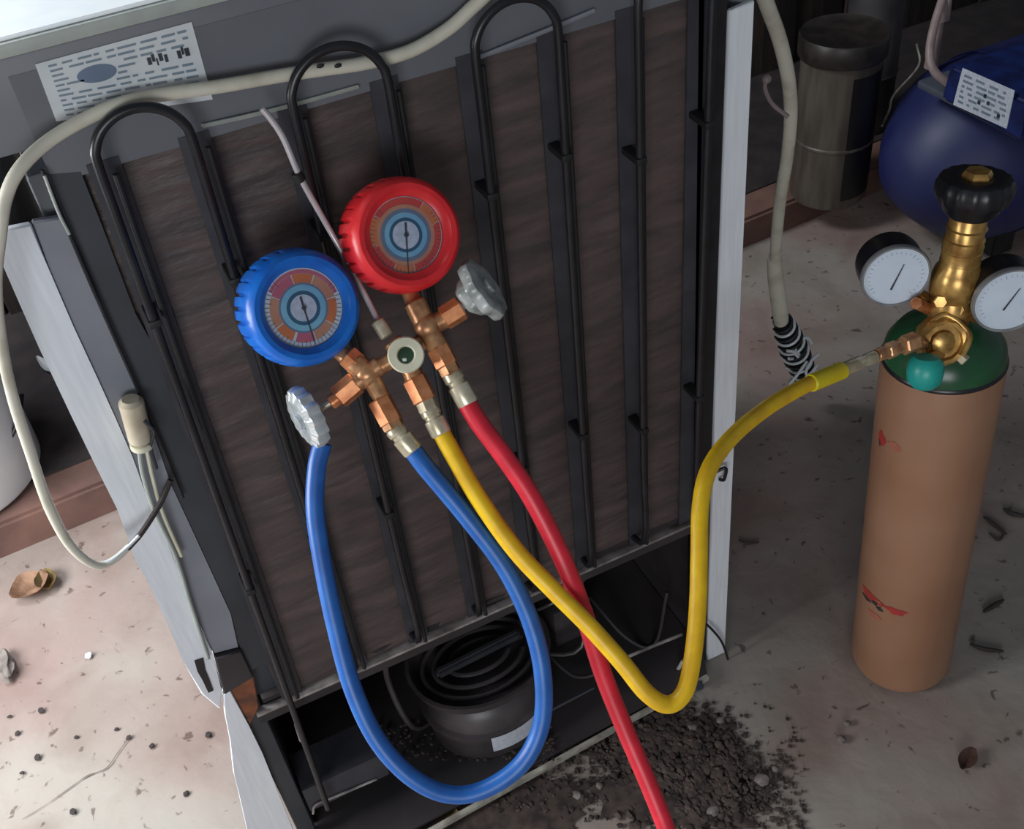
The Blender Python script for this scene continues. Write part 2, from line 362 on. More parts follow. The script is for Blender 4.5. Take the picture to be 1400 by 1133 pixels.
# right edge
flange('side_edge', [(0.4815, 0.849), (0.5045, 0.852), (0.5060, 0.43), (0.510, 0.0), (0.483, 0.0), (0.4815, 0.36), (0.4800, 0.45)], 'strip', -0.003, 0.006, 'white side edge, right')
bm = BM(); box(bm, 0.497, 0.504, 0.003, 0.50, 0.0, 0.85, 0.002); mk('side_panel', bm, 'white', FR)
flange('edge_channel', [(0.453, 0.885), (0.481, 0.885), (0.4795, 0.36), (0.482, 0.0), (0.458, 0.0), (0.458, 0.29)], 'black', -0.001, 0.010)
bm = BM(); box(bm, 0.459, 0.463, -0.005, 0.0, 0.285, 0.89, 0.001); mk('channel_lip', bm, 'dgrey', FR)
bm = BM(); tube(bm, [fy(978, 645, -.008), fy(992, 640, -.012), fy(990, 655, -.012), fy(984, 655, -.006)], 0.002, 8); tube(bm, [fy(985, 625, -.006), fy(994, 622, -.008)], 0.0016, 6); mk('cable_clip', bm, 'black', FR)
# condenser: one long black tube bent up and down, dark tape bands under its legs
LX = [0.0, 0.060, 0.128, 0.195, 0.260, 0.324, 0.389, 0.452]
bm = BM(); pts = []; yT = -0.0225
def leg(i, z): return V((LX[i] - (0.016 * (0.88 - z) / 0.6 if i == 0 else 0.006 * (0.88 - z) / 0.6), yT, z))
for i in range(0, 8, 2):
    zs = [0.31, 0.42, 0.53, 0.64, 0.75, 0.84]
    if i == 0: pts += [leg(0, 0.10), leg(0, 0.2)]
    pts += [leg(i, z) for z in zs]
    c = (LX[i] + LX[i + 1]) / 2; rr = (LX[i + 1] - LX[i]) / 2; zt = 0.882
    for k in range(0, 9):
        t = math.pi - math.pi * k / 8; pts.append(V((c + rr * math.cos(t), yT, zt + rr * 0.95 * math.sin(t))))
    pts += [leg(i + 1, z) for z in zs[::-1]]
    if i < 6:
        c = (leg(i + 1, 0.3).x + leg(i + 2, 0.3).x) / 2; rr = (LX[i + 2] - LX[i + 1]) / 2
        for k in range(1, 6):
            t = math.pi + math.pi * k / 6; pts.append(V((c + rr * math.cos(t), 0.016, 0.300 + rr * 0.3 * math.sin(t))))
tube(bm, pts, 0.0034, 10, 4); mk('condenser_tube', bm, 'black', FR, label='black bent condenser tube')
# second thin wire running beside each leg
for i in range(8):
    bm = BM(); tube(bm, [leg(i, z) + V((0.0085 + (0.001 if i % 2 else 0), 0.010, 0)) for z in (0.868, 0.7, 0.5, 0.29)], 0.0022, 8, 3); mk('guide_wire', bm, 'blackr', FR)
    bm = BM(); prism(bm, [leg(i, z) + V((dx, 0.0215, 0)) for z, dx in ((0.874, -0.007), (0.874, 0.014), (0.282, 0.015), (0.282, -0.006))], (0, 0.002, 0)); mk('tape_band', bm, 'band', FR)
    for z in (0.76, 0.47):
        bm = BM(); q = leg(i, z + 0.012 * (i % 3)); box(bm, q.x - 0.0045, q.x + 0.0045, q.y - 0.0042, 0.003, q.z - 0.003, q.z + 0.003, 0.001); mk('tube_clip', bm, 'blackr', FR)
# pale lower rail
bm = BM(); box(bm, -0.050, 0.458, -0.006, 0.004, 0.2768, 0.2805, 0.0008); mk('lower_rail', bm, ['rail'], FR, label='bare metal rail under the back sheet')
bm = BM(); box(bm, -0.050, 0.458, 0.000, 0.004, 0.258, 0.2768); mk('rail_skirt', bm, 'dark', FR)
# torn seam strip across the top of the sheet
bm = BM(); tube(bm, [fy(276, 172, -.002), fy(340, 158, -.003), (fy(400, 143, -.002)), fy(490, 118, -.002)], 0.0016, 6); mk('seam', bm, 'trimg', FR)
bm = BM(); tube(bm, [fy(655, 78, -.002), fy(700, 60, -.003), fy(760, 36, -.003), fy(812, 14, -.002)], 0.0018, 6); mk('seam', bm, 'grey2', FR)
# machine compartment
bm = BM(); box(bm, -0.04, 0.478, 0.24, 0.25, 0.02, 0.285); box(bm, -0.04, 0.478, 0.004, 0.25, 0.2815, 0.288); box(bm, .4795, .4845, .004, .25, .012, .285); box(bm, -.047, -.0425, .02, .25, .012, .285); mk('compartment_wall', bm, 'dark', FR)
bm = BM(); prism(bm, [(-0.05, -0.047, .012), (0.466, -0.027, .012), (0.478, -0.0, .012), (.478, .25, .012), (-.05, .25, .012)], (0, 0, .004)); mk('base_plate', bm, 'dark', FR)
bm = BM(); prism(bm, [V((-0.040, -0.002, 0.12)), V((0.055, -0.002, 0.12)), V((0.055, -0.002, 0.077)), V((-0.040, -0.002, 0.077))], (0, 0.05, 0)); mk('bracket_plate', bm, 'band', FR)
bm = BM(); tube(bm, [fy(428, 1112, -.004), fy(432, 1100, -.004), fy(460, 1088, -.004), fy(515, 1065, -.004)], 0.0015, 6, 4); mk('bracket_edge', bm, 'rail', FR)
bm = BM(); tube(bm, [fy(405, 990, -.004), fy(412, 1012, -.004)], 0.0022, 8); mk('bracket_pin', bm, 'rail', FR)
bm = BM(); tube(bm, [fy(850, 901, 0.0), fy(890, 884, 0.0), fy(932, 867, 0.0)], 0.0022, 8, 3); mk('cross_bar', bm, 'rail', FR)
bm = BM(); tube(bm, [fy(690, 1003, -.005), fy(745, 975, -.005), fy(812, 940, -.005)], 0.0016, 8, 3); mk('cross_bar', bm, 'dgrey', FR)
bm = BM(); box(bm, 0.318, 0.372, 0.10, 0.17, 0.016, 0.085, .004); mk('relay_box', bm, 'comp', FR, label='dark brown relay box')
bm = BM(); box(bm, 0.305, 0.455, 0.02, 0.026, 0.235, 0.258, .001); mk('inner_bracket', bm, 'comp', FR)
for w3 in ([(.29, .09, .05), (.315, .04, .03), (.35, .03, .05), (.36, .10, .08)], [(.38, .12, .06), (.40, .06, .03), (.43, .04, .02), (.455, .05, .10)], [(.27, .10, .11), (.31, .07, .15), (.36, .09, .14), (.42, .10, .19), (.45, .14, .24)]):
    bm = BM(); tube(bm, [V(q) for q in w3], .0022, 8, 6); mk('compressor_wire', bm, 'comp', FR)
bm = BM(); rod(bm, fy(918, 930, -.004), fy(934, 903, -.004), .0026, 10); mk('terminal_stub', bm, 'bar', FR, label='pale metal stub behind the yellow hose')
# pale front bar at floor height
a = PZ(560, 1152, 0.012); b = PZ(968, 925, 0.012); d = (b - a).normalized(); n_ = V((-d.y, d.x, 0))
bm = BM(); obox(bm, (a + b) / 2, d, n_, V((0, 0, 1)), (b - a).length, 0.006, 0.008, 0.001); mk('base_bar', bm, 'bar', FR, label='pale metal bar at floor level')
bm = BM(); obox(bm, PZ(955, 937, 0.016), V((1, 0, 0)), V((0, 1, 0)), V((0, 0, 1)), 0.010, 0.012, 0.008, 0.002); mk('bar_end', bm, 'tankg', FR)
# compressor with drip tray and coiled pipe
CC = V((0.201, 0.0, 0.0)); CY = 0.058
bm = BM(); lathe(bm, [(0, 0.02), (0.058, 0.02), (0.068, 0.032), (0.070, 0.075), (0.074, 0.078), (0.074, 0.084), (0.069, 0.086), (0.064, 0.105), (0.048, 0.122), (0.02, 0.126), (0, 0.127)], (CC.x, CY, -.012), (0, 0, 1), 36, mod=lambda t, i: 1 + 0.10 * abs(math.cos(t)) ** 2, a0=(V((1, 0, 0)), V((0, 1, 0)), V((0, 0, 1))), cap=False)
mk('compressor', bm, 'comp', FR, label='black domed compressor')
bm = BM(); fr = (V((1, 0, 0)), V((0, 1, 0)), V((0, 0, 1)))
lathe(bm, [(0, 0.132), (0.056, 0.132), (0.066, 0.137), (0.070, 0.150), (0.074, 0.150), (0.070, 0.134), (0.058, 0.127), (0, 0.127)], (CC.x, CY, -.012), (0, 0, 1), 40, mod=lambda t, i: 1 + 0.20 * abs(math.cos(t)) ** 2, a0=fr, cap=False)
mk('drip_tray', bm, 'comp', FR, label='oval black drip tray')
for k, (rx, ry, zz) in enumerate(((0.070, 0.052, 0.128), (0.056, 0.038, 0.129), (0.038, 0.022, 0.130))):
    bm = BM(); tube(bm, [V((CC.x + rx * math.cos(t * math.pi / 8), CY + ry * math.sin(t * math.pi / 8), zz)) for t in range(0, 16)] , 0.0032, 8, 2); mk('coil_turn', bm, 'comp', FR)
bm = BM(); obox(bm, (CC.x, CY, 0.135), V((1, 0.05, 0)).normalized(), V((-0.05, 1, 0)).normalized(), V((0, 0, 1)), 0.11, 0.010, 0.014, 0.003); mk('tray_rib', bm, 'band', FR)
# sticker wrapped on the compressor
bm = BM(); rows = []
for k in range(13):
    t = math.radians(-108 + 92 * k / 12); rr = 1 + 0.10 * abs(math.cos(t)) ** 2
    rows.append([bm.verts.new((CC.x + 0.0752 * rr * math.cos(t), CY + 0.0752 * rr * math.sin(t), z)) for z in (0.044, 0.072)])
for p, q in zip(rows, rows[1:]): bm.faces.new((p[0], q[0], q[1], p[1]))
mk('sticker', bm, 'lilac', FR, label='grey sticker on the compressor')
bm = BM(); tube(bm, [(CC.x - 0.06, 0.06, 0.05), (CC.x - 0.10, 0.04, 0.08), (CC.x - 0.11, 0.06, 0.16), (CC.x - 0.10, 0.03, 0.27)], 0.0034, 8, 5); mk('suction_pipe', bm, 'comp', FR)
bm = BM(); tube(bm, [(CC.x + 0.07, 0.08, 0.06), (CC.x + 0.13, 0.05, 0.07), (CC.x + 0.16, 0.10, 0.15), (CC.x + 0.17, 0.12, 0.27)], 0.003, 8, 5); mk('discharge_pipe', bm, 'comp', FR)
# capacitor tube on the left edge with its leads
p, q = PY(178, 545, -0.013), PY(193, 604, -0.013)
bm = BM(); rod(bm, p, q, 0.0092, 20, 0.0088, 0.003); mk('capacitor', bm, 'beige', FR, label='beige cylindrical capacitor')
d = (q - p).normalized(); bm = BM(); rod(bm, q, q + d * 0.005, 0.0088, 20); mk('capacitor_cap', bm, 'ivory', FR)
bm = BM(); tube(bm, [PY(190, 612, -.018), PY(196, 650, -.014), PY(212, 700, -.012), PY(240, 760, -.009), PY(262, 830, -.008), PY(285, 900, -.007)], 0.0018, 8); mk('lead_wire', bm, 'trimg', FR)
bm = BM(); tube(bm, [PY(200, 612, -.018), PY(208, 650, -.014), PY(222, 700, -.012), PY(248, 760, -.009)], 0.0016, 8); mk('lead_wire', bm, 'ivory', FR)
bm = BM(); tube(bm, [PY(197, 575, -.02), PY(210, 590, -.02), PY(206, 610, -.018), PY(214, 640, -.012)], 0.0014, 8); mk('lead_wire', bm, 'dgrey', FR)
# thin black wire at the lower right edge
bm = BM(); tube(bm, [PY(960, 848, -.008), PY(975, 862, -.014), PY(988, 880, -.014), PY(998, 910, -.012)], 0.0016, 8); mk('loose_wire', bm, 'black', FR)

# rating label: sheet with printed lines
LB = [PY(48, 88, -.0012), PY(262, 30, -.0012), PY(291, 136, -.0012), PY(77, 166, -.0012)]
bm = BM(); prism(bm, LB, (0, 0.001, 0)); lab = mk('rating_label', bm, 'paper', FR, smooth=False, label='white printed rating label')
def lp(s, t, y=-0.0003):                      # s across, t down the label
    a = LB[0].lerp(LB[1], s); b = LB[3].lerp(LB[2], s); q = a.lerp(b, t); return q + V((0, y, 0))
def lrect(bm, s0, s1, t0, t1, y=-0.0003): prism(bm, [lp(s0, t0, y), lp(s1, t0, y), lp(s1, t1, y), lp(s0, t1, y)], (0, 0.0002, 0))
bm = BM(); rg = random.Random(3)
for r in range(11):
    t = 0.07 + r * 0.083; s = 0.07
    while s < 0.93:
        l = rg.uniform(0.03, 0.12)
        if not (0.20 < s + l / 2 < 0.46 and 0.2 < t < 0.5) and not (0.60 < s + l / 2 < 0.96 and 0.24 < t < 0.42): lrect(bm, s, min(s + l, 0.95), t, t + 0.030)
        s += l + rg.uniform(0.012, 0.05)
mk('small_print', bm, 'inkl', lab, smooth=False)
bm = BM(); prism(bm, [lp(0.335 + 0.125 * math.cos(k * math.pi / 10), 0.36 + 0.13 * math.sin(k * math.pi / 10)) for k in range(20)], (0, 0.0002, 0)); mk('oval_mark', bm, 'slate', lab, smooth=False)
bm = BM()
for s0, s1, t0 in ((0.66, 0.685, .30), (0.69, 0.71, .27), (0.715, 0.725, .33), (0.735, 0.76, .28), (0.77, 0.79, .31), (0.855, 0.88, .30), (0.885, 0.90, .26), (0.905, 0.935, .29)): lrect(bm, s0, s1, t0, t0 + 0.10, -0.0004)
mk('stamped_mark', bm, 'ink', lab, smooth=False)

# ================================================================== POWER CORD on the left
def cord_path(): 
    return [V((.40, .12, .968)), V((.385, .03, .970)), V((.375, -.012, .966)), PY(715, -44, -.011), PY(690, -30, -.010), PY(648, 8, -.010), PY(612, 40, -.010), PY(560, 70, -.011), PY(500, 86, -.011), PY(440, 95, -.011), PY(380, 104, -.011), PY(300, 118, -.011), PY(230, 128, -.010), PY(170, 140, -.012), PY(110, 166, -.014), PY(62, 196, -.02),
            PY(26, 232, -.03), PY(8, 270, -.035), PY(0, 320, -.04), PY(-6, 390, -.04), PY(2, 470, -.04), PY(18, 545, -.04), PY(42, 620, -.04), PY(66, 690, -.04), PY(96, 745, -.04), PY(130, 772, -.04), PY(156, 765, -.034), PY(180, 744, -.028)]
bm = BM(); pc = cord_path(); tube(bm, pc, 0.0044, 12, 8, rfun=lambda t: 0.0050 - 0.0014 * t if t < .85 else 0.0040 - 0.010 * (t - .85))
PC = thing('power_cord', 'cream power cord draped across the refrigerator back and looping down its left side', 'cord', PY(130, 772, -.04))
mk('cord', bm, 'cable', PC)
bm = BM(); tube(bm, [PY(174, 750, -.030), PY(192, 730, -.026), PY(212, 700, -.020), PY(222, 682, -.016), PY(233, 656, -.012)], 0.0024, 8); mk('cord_tip', bm, 'scrap', PC, label='black taped end')
bm = BM(); tube(bm, [PY(135, 770, -.036), PY(152, 766, -.038), PY(172, 750, -.034), PY(190, 732, -.031)], 0.0014, 8); mk('split_strand', bm, 'paper', PC)
bm = BM()
for u, v in ((438, 90), (462, 90)): ball(bm, PY(u, v, -.0148), 0.0022, 1, (1.4, 0.5, 0.8))
mk('nick', bm, 'blackr', PC)

# ================================================================== MANIFOLD GAUGE SET
MD = 0.765
MG = thing('manifold_gauge_set', 'brass manifold with a blue and a red pressure gauge hanging on the condenser tubes', 'gauge set', PD(555, 485, MD))
def m_(u, v, d=MD): return PD(u, v, d)
def gauge(cu, cv, depth, nrm, rub, r_out, r_dial, rings, needle_to, nm):
    """rubber-booted gauge; (cu,cv) centre of its dial"""
    ax = cdir(*nrm); fx = (RIGHT - ax * RIGHT.dot(ax)).normalized(); fyv = ax.cross(fx); fr = (fx, fyv, ax); c = PD(cu, cv, depth)
    s = r_out / 0.041; bm = BM(); NR = 26
    def mod(t, i):
        k = (t * NR / (2 * math.pi)) % 1.0
        return 0.93 if (k < 0.22 and i in (2, 3, 4)) else (0.97 if (k < 0.22 and i in (5,)) else 1)
    prof = [(0.0, -0.036), (0.033, -0.036), (0.0400, -0.033), (0.0410, -0.022), (0.0410, -0.014), (0.0405, -0.008), (0.0398, -0.002), (0.0382, 0.003), (0.035, 0.0055), (0.0315, 0.0052), (0.0290, 0.002)]
    prof = [(r * s, h * s) for r, h in prof] + [(r_dial, 0.0005), (r_dial, -0.003), (0, -0.003)]
    lathe(bm, prof, c, ax, NR * 8, mod=mod, cap=False, a0=fr)
    g = mk('gauge', bm, rub, MG, label=nm, ang=35)
    bm = BM(); disc(bm, c - ax * 0.003, ax, 0.0, r_dial, 0.0012, 48, fr=fr) if False else lathe(bm, [(0, -0.003), (r_dial - .0002, -0.003), (r_dial - .0002, -0.0018), (0, -0.0018)], c, ax, 48, cap=False, a0=fr)
    dl = mk('dial', bm, 'paper', g)
    dl.parent = g
    h = -0.0018
    for r0, r1, m, segs in rings:
        if segs is None:
            bm = BM(); disc(bm, c + ax * h, ax, r0, r1, 0.0001, 48, fr=fr); mk('scale_ring', bm, m, g)
        else:
            for a0, a1, mm in segs:
                bm = BM(); disc(bm, c + ax * h, ax, r0, r1, 0.0001, 14, math.radians(a0), math.radians(a1), fr=fr); mk('scale_arc', bm, mm, g)
        h += 0.00003
    bm = BM()
    for k in range(40):
        t = math.radians(-220 + 260 * k / 39 + 0) ; dd = fx * math.cos(t) + fyv * math.sin(t); rr = r_dial * (0.86 if k % 5 else 0.80)
        obox(bm, c + dd * (rr + r_dial * 0.97) / 2 + ax * (h + .0001), dd, ax.cross(dd), ax, r_dial * 0.97 - rr, 0.0003, 0.0001)
    mk('tick_marks', bm, 'ink', g, smooth=False)
    tip = PD(needle_to[0], needle_to[1], depth); dd = (tip - c); dd = dd - ax * dd.dot(ax); L = dd.length; dd.normalize(); sd = ax.cross(dd)
    bm = BM(); b0 = c + ax * (h + 0.0005); prism(bm, [b0 - dd * L * .3 - sd * .0007, b0 - dd * L * .3 + sd * .0007, b0 + dd * L + sd * .0002, b0 + dd * L - sd * .0002], ax * 0.0003); lathe(bm, [(0, 0), (0.0016, 0), (0.0016, 0.001), (0, 0.0012)], b0, ax, 16, cap=False)
    mk('needle', bm, 'ink', g)
    bm = BM(); lathe(bm, [(0, 0), (r_dial, 0), (r_dial, 0.0006), (0, 0.0006)], c + ax * 0.0004, ax, 40, cap=False); mk('glass', bm, 'glass', g)
    return c, ax
seg_b = [(20, 70, 'peach'), (72, 110, 'orange'), (112, 160, 'pink'), (162, 215, 'peach'), (217, 250, 'orange'), (-105, -70, 'pink'), (-68, -30, 'peach'), (-28, 18, 'orange')]
gauge(416, 421, 0.742, (0.50, 0.12, -1), 'blueb', 0.0412, 0.0275,
      [(0.0, 0.0095, 'lilac', None), (0.0092, 0.0120, 'teal', None), (0.0118, 0.0158, 'cyan', None), (0.0158, 0.0172, 'slate', None), (0.0172, 0.0235, None, seg_b), (0.0238, 0.0262, None, [(25, 155, 'pink'), (200, 330, 'lilac')])],
      (436, 472), 'blue rubber-booted low-pressure gauge')
seg_r = [(-110, -75, 'orange'), (-74, 20, 'redp'), (21, 60, 'orange'), (61, 150, 'redp'), (151, 200, 'orange'), (201, 249, 'redp')]
gauge(556, 321, 0.744, (0.42, 0.12, -1), 'redb', 0.0405, 0.0262,
      [(0.0, 0.0095, 'lilac', None), (0.0095, 0.0118, 'teal', None), (0.0118, 0.0152, 'cyan', None), (0.0152, 0.0180, 'slate', None), (0.0180, 0.0206, 'peach', None), (0.0207, 0.0255, None, seg_r)],
      (562, 378), 'red rubber-booted high-pressure gauge')
# brass bodies
def nut(name, p, q, r, m, seg=6):
    bm = BM(); rod(bm, p, q, r, seg, None, r * 0.12); return mk(name, bm, m, MG, ang=25)
def pipe(name, p, q, r, m, r2=None):
    bm = BM(); rod(bm, p, q, r, 18, r2); return mk(name, bm, m, MG)
# blue side
pipe('gauge_stem', m_(450, 468, .772), m_(478, 492), 0.0060, 'brass')
nut('stem_nut', m_(474, 486), m_(490, 500), 0.0090, 'copper')
bm = BM(); rod(bm, m_(484, 494), m_(512, 522), 0.0085, 20); rod(bm, m_(486, 524), m_(520, 498), 0.0072, 20); ball(bm, m_(502, 510), 0.0094, 3); rod(bm, m_(504, 510), m_(524, 548), 0.0072, 20, 0.006); mk('manifold_body', bm, 'brass', MG, label='cast brass manifold body')
nut('valve_nut', m_(488, 522), m_(462, 544), 0.0088, 'copper')
pipe('valve_neck', m_(464, 542), m_(452, 551), 0.0055, 'copper')
pipe('valve_stem', m_(455, 548), m_(425, 568), 0.0022, 'silver')
nut('hose_nut', m_(518, 545), m_(536, 578), 0.0088, 'copper')
nut('hose_nut', m_(533, 572), m_(540, 586), 0.0080, 'brass')
# bridge through the sight glass
bm = BM(); rod(bm, m_(516, 503), m_(560, 478), 0.0060, 18); rod(bm, m_(555, 482, .772), m_(600, 452, .768), 0.0060, 18); rod(bm, m_(536, 466), m_(552, 486), 0.0075, 18); rod(bm, m_(553, 484), m_(570, 524), 0.0070, 18); mk('manifold_body', bm, 'brass', MG)
bm = BM(); axs = cdir(0.12, 0.05, -1); lathe(bm, [(0, -0.010), (0.0118, -0.010), (0.0128, -0.008), (0.0128, 0.0005), (0.0118, 0.002), (0.0066, 0.002), (0.0056, 0.0008), (0.0056, -0.002), (0, -0.002)], m_(555, 485, .752), axs, 36, cap=False)
sgl = mk('sight_ring', bm, 'ivory', MG, label='ivory ring around the round sight glass')
bm = BM(); lathe(bm, [(0, -0.0019), (0.0055, -0.0019), (0.0052, 0.0), (0.003, 0.0010), (0, 0.0012)], m_(555, 485, .752), axs, 24, cap=False); mk('sight_glass', bm, 'sight', sgl)
nut('hose_nut', m_(566, 516), m_(582, 548), 0.0090, 'copper')
nut('hose_nut', m_(580, 544), m_(588, 562), 0.0076, 'silver')
# red side
pipe('gauge_stem', m_(560, 398, .772), m_(572, 428), 0.0062, 'brass')
bm = BM(); rod(bm, m_(566, 412), m_(586, 452), 0.0080, 20); ball(bm, m_(585, 446), 0.0100, 3); rod(bm, m_(584, 448), m_(606, 488), 0.0076, 20); rod(bm, m_(584, 448), m_(618, 430), 0.0070, 20); mk('manifold_body', bm, 'brass', MG)
nut('valve_nut', m_(606, 436), m_(632, 420), 0.0088, 'copper')
pipe('valve_stem', m_(628, 422), m_(668, 388), 0.0032, 'chrome')
nut('hose_nut', m_(598, 474), m_(612, 500), 0.0088, 'copper')
nut('hose_nut', m_(609, 494), m_(618, 512), 0.0078, 'brass')
# hand knobs: scalloped wheels seen nearly edge-on
def knob(cu, cv, d, ax, r, th, m, lobes, label):
    bm = BM(); md = lambda t, i: 1 + (0.055 * math.cos(lobes * t) if i not in (0, 7) else 0)
    lathe(bm, [(0, -th * .5), (r * .70, -th * .5), (r * .95, -th * .32), (r, 0), (r * .95, th * .32), (r * .72, th * .5), (r * .30, th * .40), (0, th * .40)], PD(cu, cv, d), ax, lobes * 8, mod=md, cap=False)
    k = mk('hand_knob', bm, m, MG, label=label)
    bm = BM(); lathe(bm, [(0, 0), (r * .28, 0), (r * .25, th * .25), (0, th * .30)], PD(cu, cv, d) + V(ax).normalized() * th * .38, ax, 20, cap=False); mk('knob_hub', bm, m, k)
knob(421, 570, 0.765, cdir(-0.80, 0.46, -0.42), 0.0225, 0.0140, 'chrome', 14, 'ridged silver hand knob on the blue side')
knob(660, 396, 0.765, cdir(0.80, -0.52, -0.34), 0.0235, 0.0120, 'clear', 8, 'cloudy grey lobed hand knob on the red side')
bm = BM(); lathe(bm, [(0, -.004), (0.014, -.004), (0.0155, 0), (0.014, .004), (0, .004)], PD(648, 404, .768), cdir(0.66, -0.52, -0.50), 32, mod=lambda t, i: 1 + .05 * math.cos(6 * t), cap=False); mk('knob_skirt', bm, 'clear', MG)
# hanging rod with hook end
bm = BM(); tube(bm, [m_(522, 448, .766), m_(500, 405, .768), m_(455, 322, .758), PY(412, 245, -.040), PY(388, 190, -.036), PY(372, 165, -.034), PY(358, 148, -.032)], 0.0022, 10, 5)
mk('hanging_rod', bm, 'steel', MG, label='thin steel hanging rod')
pipe('rod_socket', m_(516, 438), m_(530, 460), 0.0052, 'silver')
bm = BM(); rod(bm, PY(405, 236, -.040), PY(411, 247, -.040), 0.0040, 12); mk('rod_stop', bm, 'blackr', MG)

# ================================================================== CHARGING HOSES
def hose(name, label, pts, r, m, fits, org):
    t = thing(name, label, 'hose', org, 'charging hoses of the gauge set')
    bm = BM(); tube(bm, [PD(*p) for p in pts], r, 14, 8); mk('hose_body', bm, m, t)
    for p, q, rr, mm in fits:
        bm = BM(); p, q = PD(*p), PD(*q); L = (q - p).length
        lathe(bm, [(0, 0), (rr * .82, 0), (rr * .95, L * .06), (rr * .95, L * .25), (rr * .80, L * .30), (rr * .80, L * .38), (rr, L * .44), (rr, L * .95), (rr * .9, L), (0, L)], p, q - p, 18, cap=False); mk('ferrule', bm, mm, t)
    return t
hose('charging_hose', 'blue hose hanging in a long loop below the blue gauge',
     [(562, 612, .766), (585, 642, .766), (640, 708, .772), (690, 775, .782), (725, 848, .792), (742, 920, .80), (740, 990, .81), (712, 1045, .815), (660, 1080, .815), (610, 1085, .812), (560, 1060, .805), (515, 1010, .798), (482, 940, .79), (460, 860, .785), (443, 780, .78), (431, 700, .776), (433, 640, .774), (441, 606, .773)],
     0.0068, 'blueh', [((538, 584, .765), (566, 617, .766), 0.0078, 'silver')], PD(640, 1085, .81))
hose('charging_hose', 'yellow hose running from the manifold centre to the gas bottle regulator',
     [(600, 585, .766), (618, 618, .766), (655, 682, .768), (705, 752, .77), (755, 805, .772), (805, 855, .776), (850, 905, .78), (885, 948, .785), (914, 963, .79), (936, 945, .792), (947, 900, .795), (954, 830, .80), (956, 760, .805), (958, 690, .815), (970, 640, .83), (1000, 598, .86), (1045, 560, .895), (1095, 530, .93), (1135, 512, .955)],
     0.0066, 'yelh', [((586, 558, .766), (604, 594, .766), 0.0076, 'silver'), ((1196, 487, .985), (1148, 507, .96), 0.0062, 'silver')], PD(914, 963, .79))
hose('charging_hose', 'red hose running down from the manifold and out at the bottom edge',
     [(636, 546, .766), (655, 578, .766), (690, 625, .766), (722, 672, .768), (752, 728, .774), (778, 785, .782), (802, 850, .80), (826, 925, .815), (856, 1000, .825), (886, 1070, .83), (912, 1135, .835), (935, 1200, .85)],
     0.0070, 'redh', [((616, 508, .766), (641, 553, .766), 0.0078, 'silver')], PD(900, 1110, .83))
o = BM(); rod(o, PD(1152, 506, .962), PD(1108, 524, .938), 0.0078, 18)
yt = [x for x in bpy.data.objects if x.get('label', '').startswith('yellow hose')][0]
mk('sleeve', o, 'yel2', yt, label='brighter yellow end sleeve')

# ================================================================== GAS BOTTLE
GB = PZ(1230, 899, 0.0); RB = 0.0595
# its top centre: on the sight line to the shoulder, 0.47 m up
GT = PZ(1290, 487, 0.475); gax = (GT - GB).normalized(); GL = (GT - GB).length
BT = thing('gas_bottle', 'tan-brown gas bottle with green shoulder standing on the concrete', 'gas bottle', GB)
gfx = (RIGHT - gax * RIGHT.dot(gax)).normalized(); gfr = (gfx, gax.cross(gfx), gax)
def bprof(prof, m, name, **k):
    bm = BM(); lathe(bm, prof, GB, gax, 56, cap=False, a0=gfr); return mk(name, bm, m, BT, **k)
bprof([(0, 0.006), (0.040, 0.004), (0.050, 0.001), (RB * .95, 0.005), (RB, 0.014), (RB, GL - 0.004), (RB - .0015, GL)], 'tan', 'bottle_body', label='tan-brown painted body')
bprof([(RB - .001, GL - .003), (RB + .0006, GL - .001), (RB + .0006, GL + .001), (RB - .001, GL + .003)], 'black', 'rim_line', label='dark line under the shoulder')
bprof([(RB - .001, GL), (RB - .001, GL + .006), (RB * .95, GL + .016), (RB * .80, GL + .030), (RB * .52, GL + .042), (0.019, GL + .050), (0.017, GL + .056), (0, GL + .057)], 'green', 'shoulder', label='dark green shoulder')
def mark(cu, cv, w0, h0, m, seed):              # paint mark curved on the bottle body
    rg = random.Random(seed); r_ = ray(cu, cv).normalized(); oc = CAM - GB
    A = r_ - gax * r_.dot(gax); Bv = oc - gax * oc.dot(gax); a_, b_, c_ = A.dot(A), 2 * A.dot(Bv), Bv.dot(Bv) - (RB + .0006) ** 2
    t = (-b_ - math.sqrt(b_ * b_ - 4 * a_ * c_)) / (2 * a_); P = CAM + r_ * t; h = (P - GB).dot(gax); th = math.atan2((P - GB).dot(gfr[1]), (P - GB).dot(gfr[0]))
    bm = BM(); n = 14; vs = []
    for k in range(n):
        f = 2 * math.pi * k / n; q = rg.uniform(.65, 1.1); a = th + w0 * q * math.cos(f) / RB; hh = h + h0 * q * math.sin(f)
        vs.append(bm.verts.new(GB + gfr[0] * ((RB + .0005) * math.cos(a)) + gfr[1] * ((RB + .0005) * math.sin(a)) + gax * hh))
    cc = bm.verts.new(GB + gfr[0] * ((RB + .0009) * math.cos(th)) + gfr[1] * ((RB + .0009) * math.sin(th)) + gax * h)
    for k in range(n): bm.faces.new((cc, vs[k], vs[(k + 1) % n]))
    return bm
for i, (u, v, a, b, m) in enumerate(((1190, 815, .020, .007, 'redk'), (1224, 836, .015, .006, 'redk'), (1205, 600, .007, .011, 'redk'), (1222, 610, .010, .006, 'redl'), (1196, 842, .012, .006, 'redl'))):
    mk('paint_mark', mark(u, v, a, b, m, i), m, BT, label='red smudge')
for i, (u, v, a, b) in enumerate(((1184, 817, .009, .003), (1195, 824, .006, .004), (1202, 832, .005, .004), (1203, 604, .0035, .007))):
    mk('paint_mark', mark(u, v, a, b, 'ink', 20 + i), 'scrap', BT, label='black smudge')
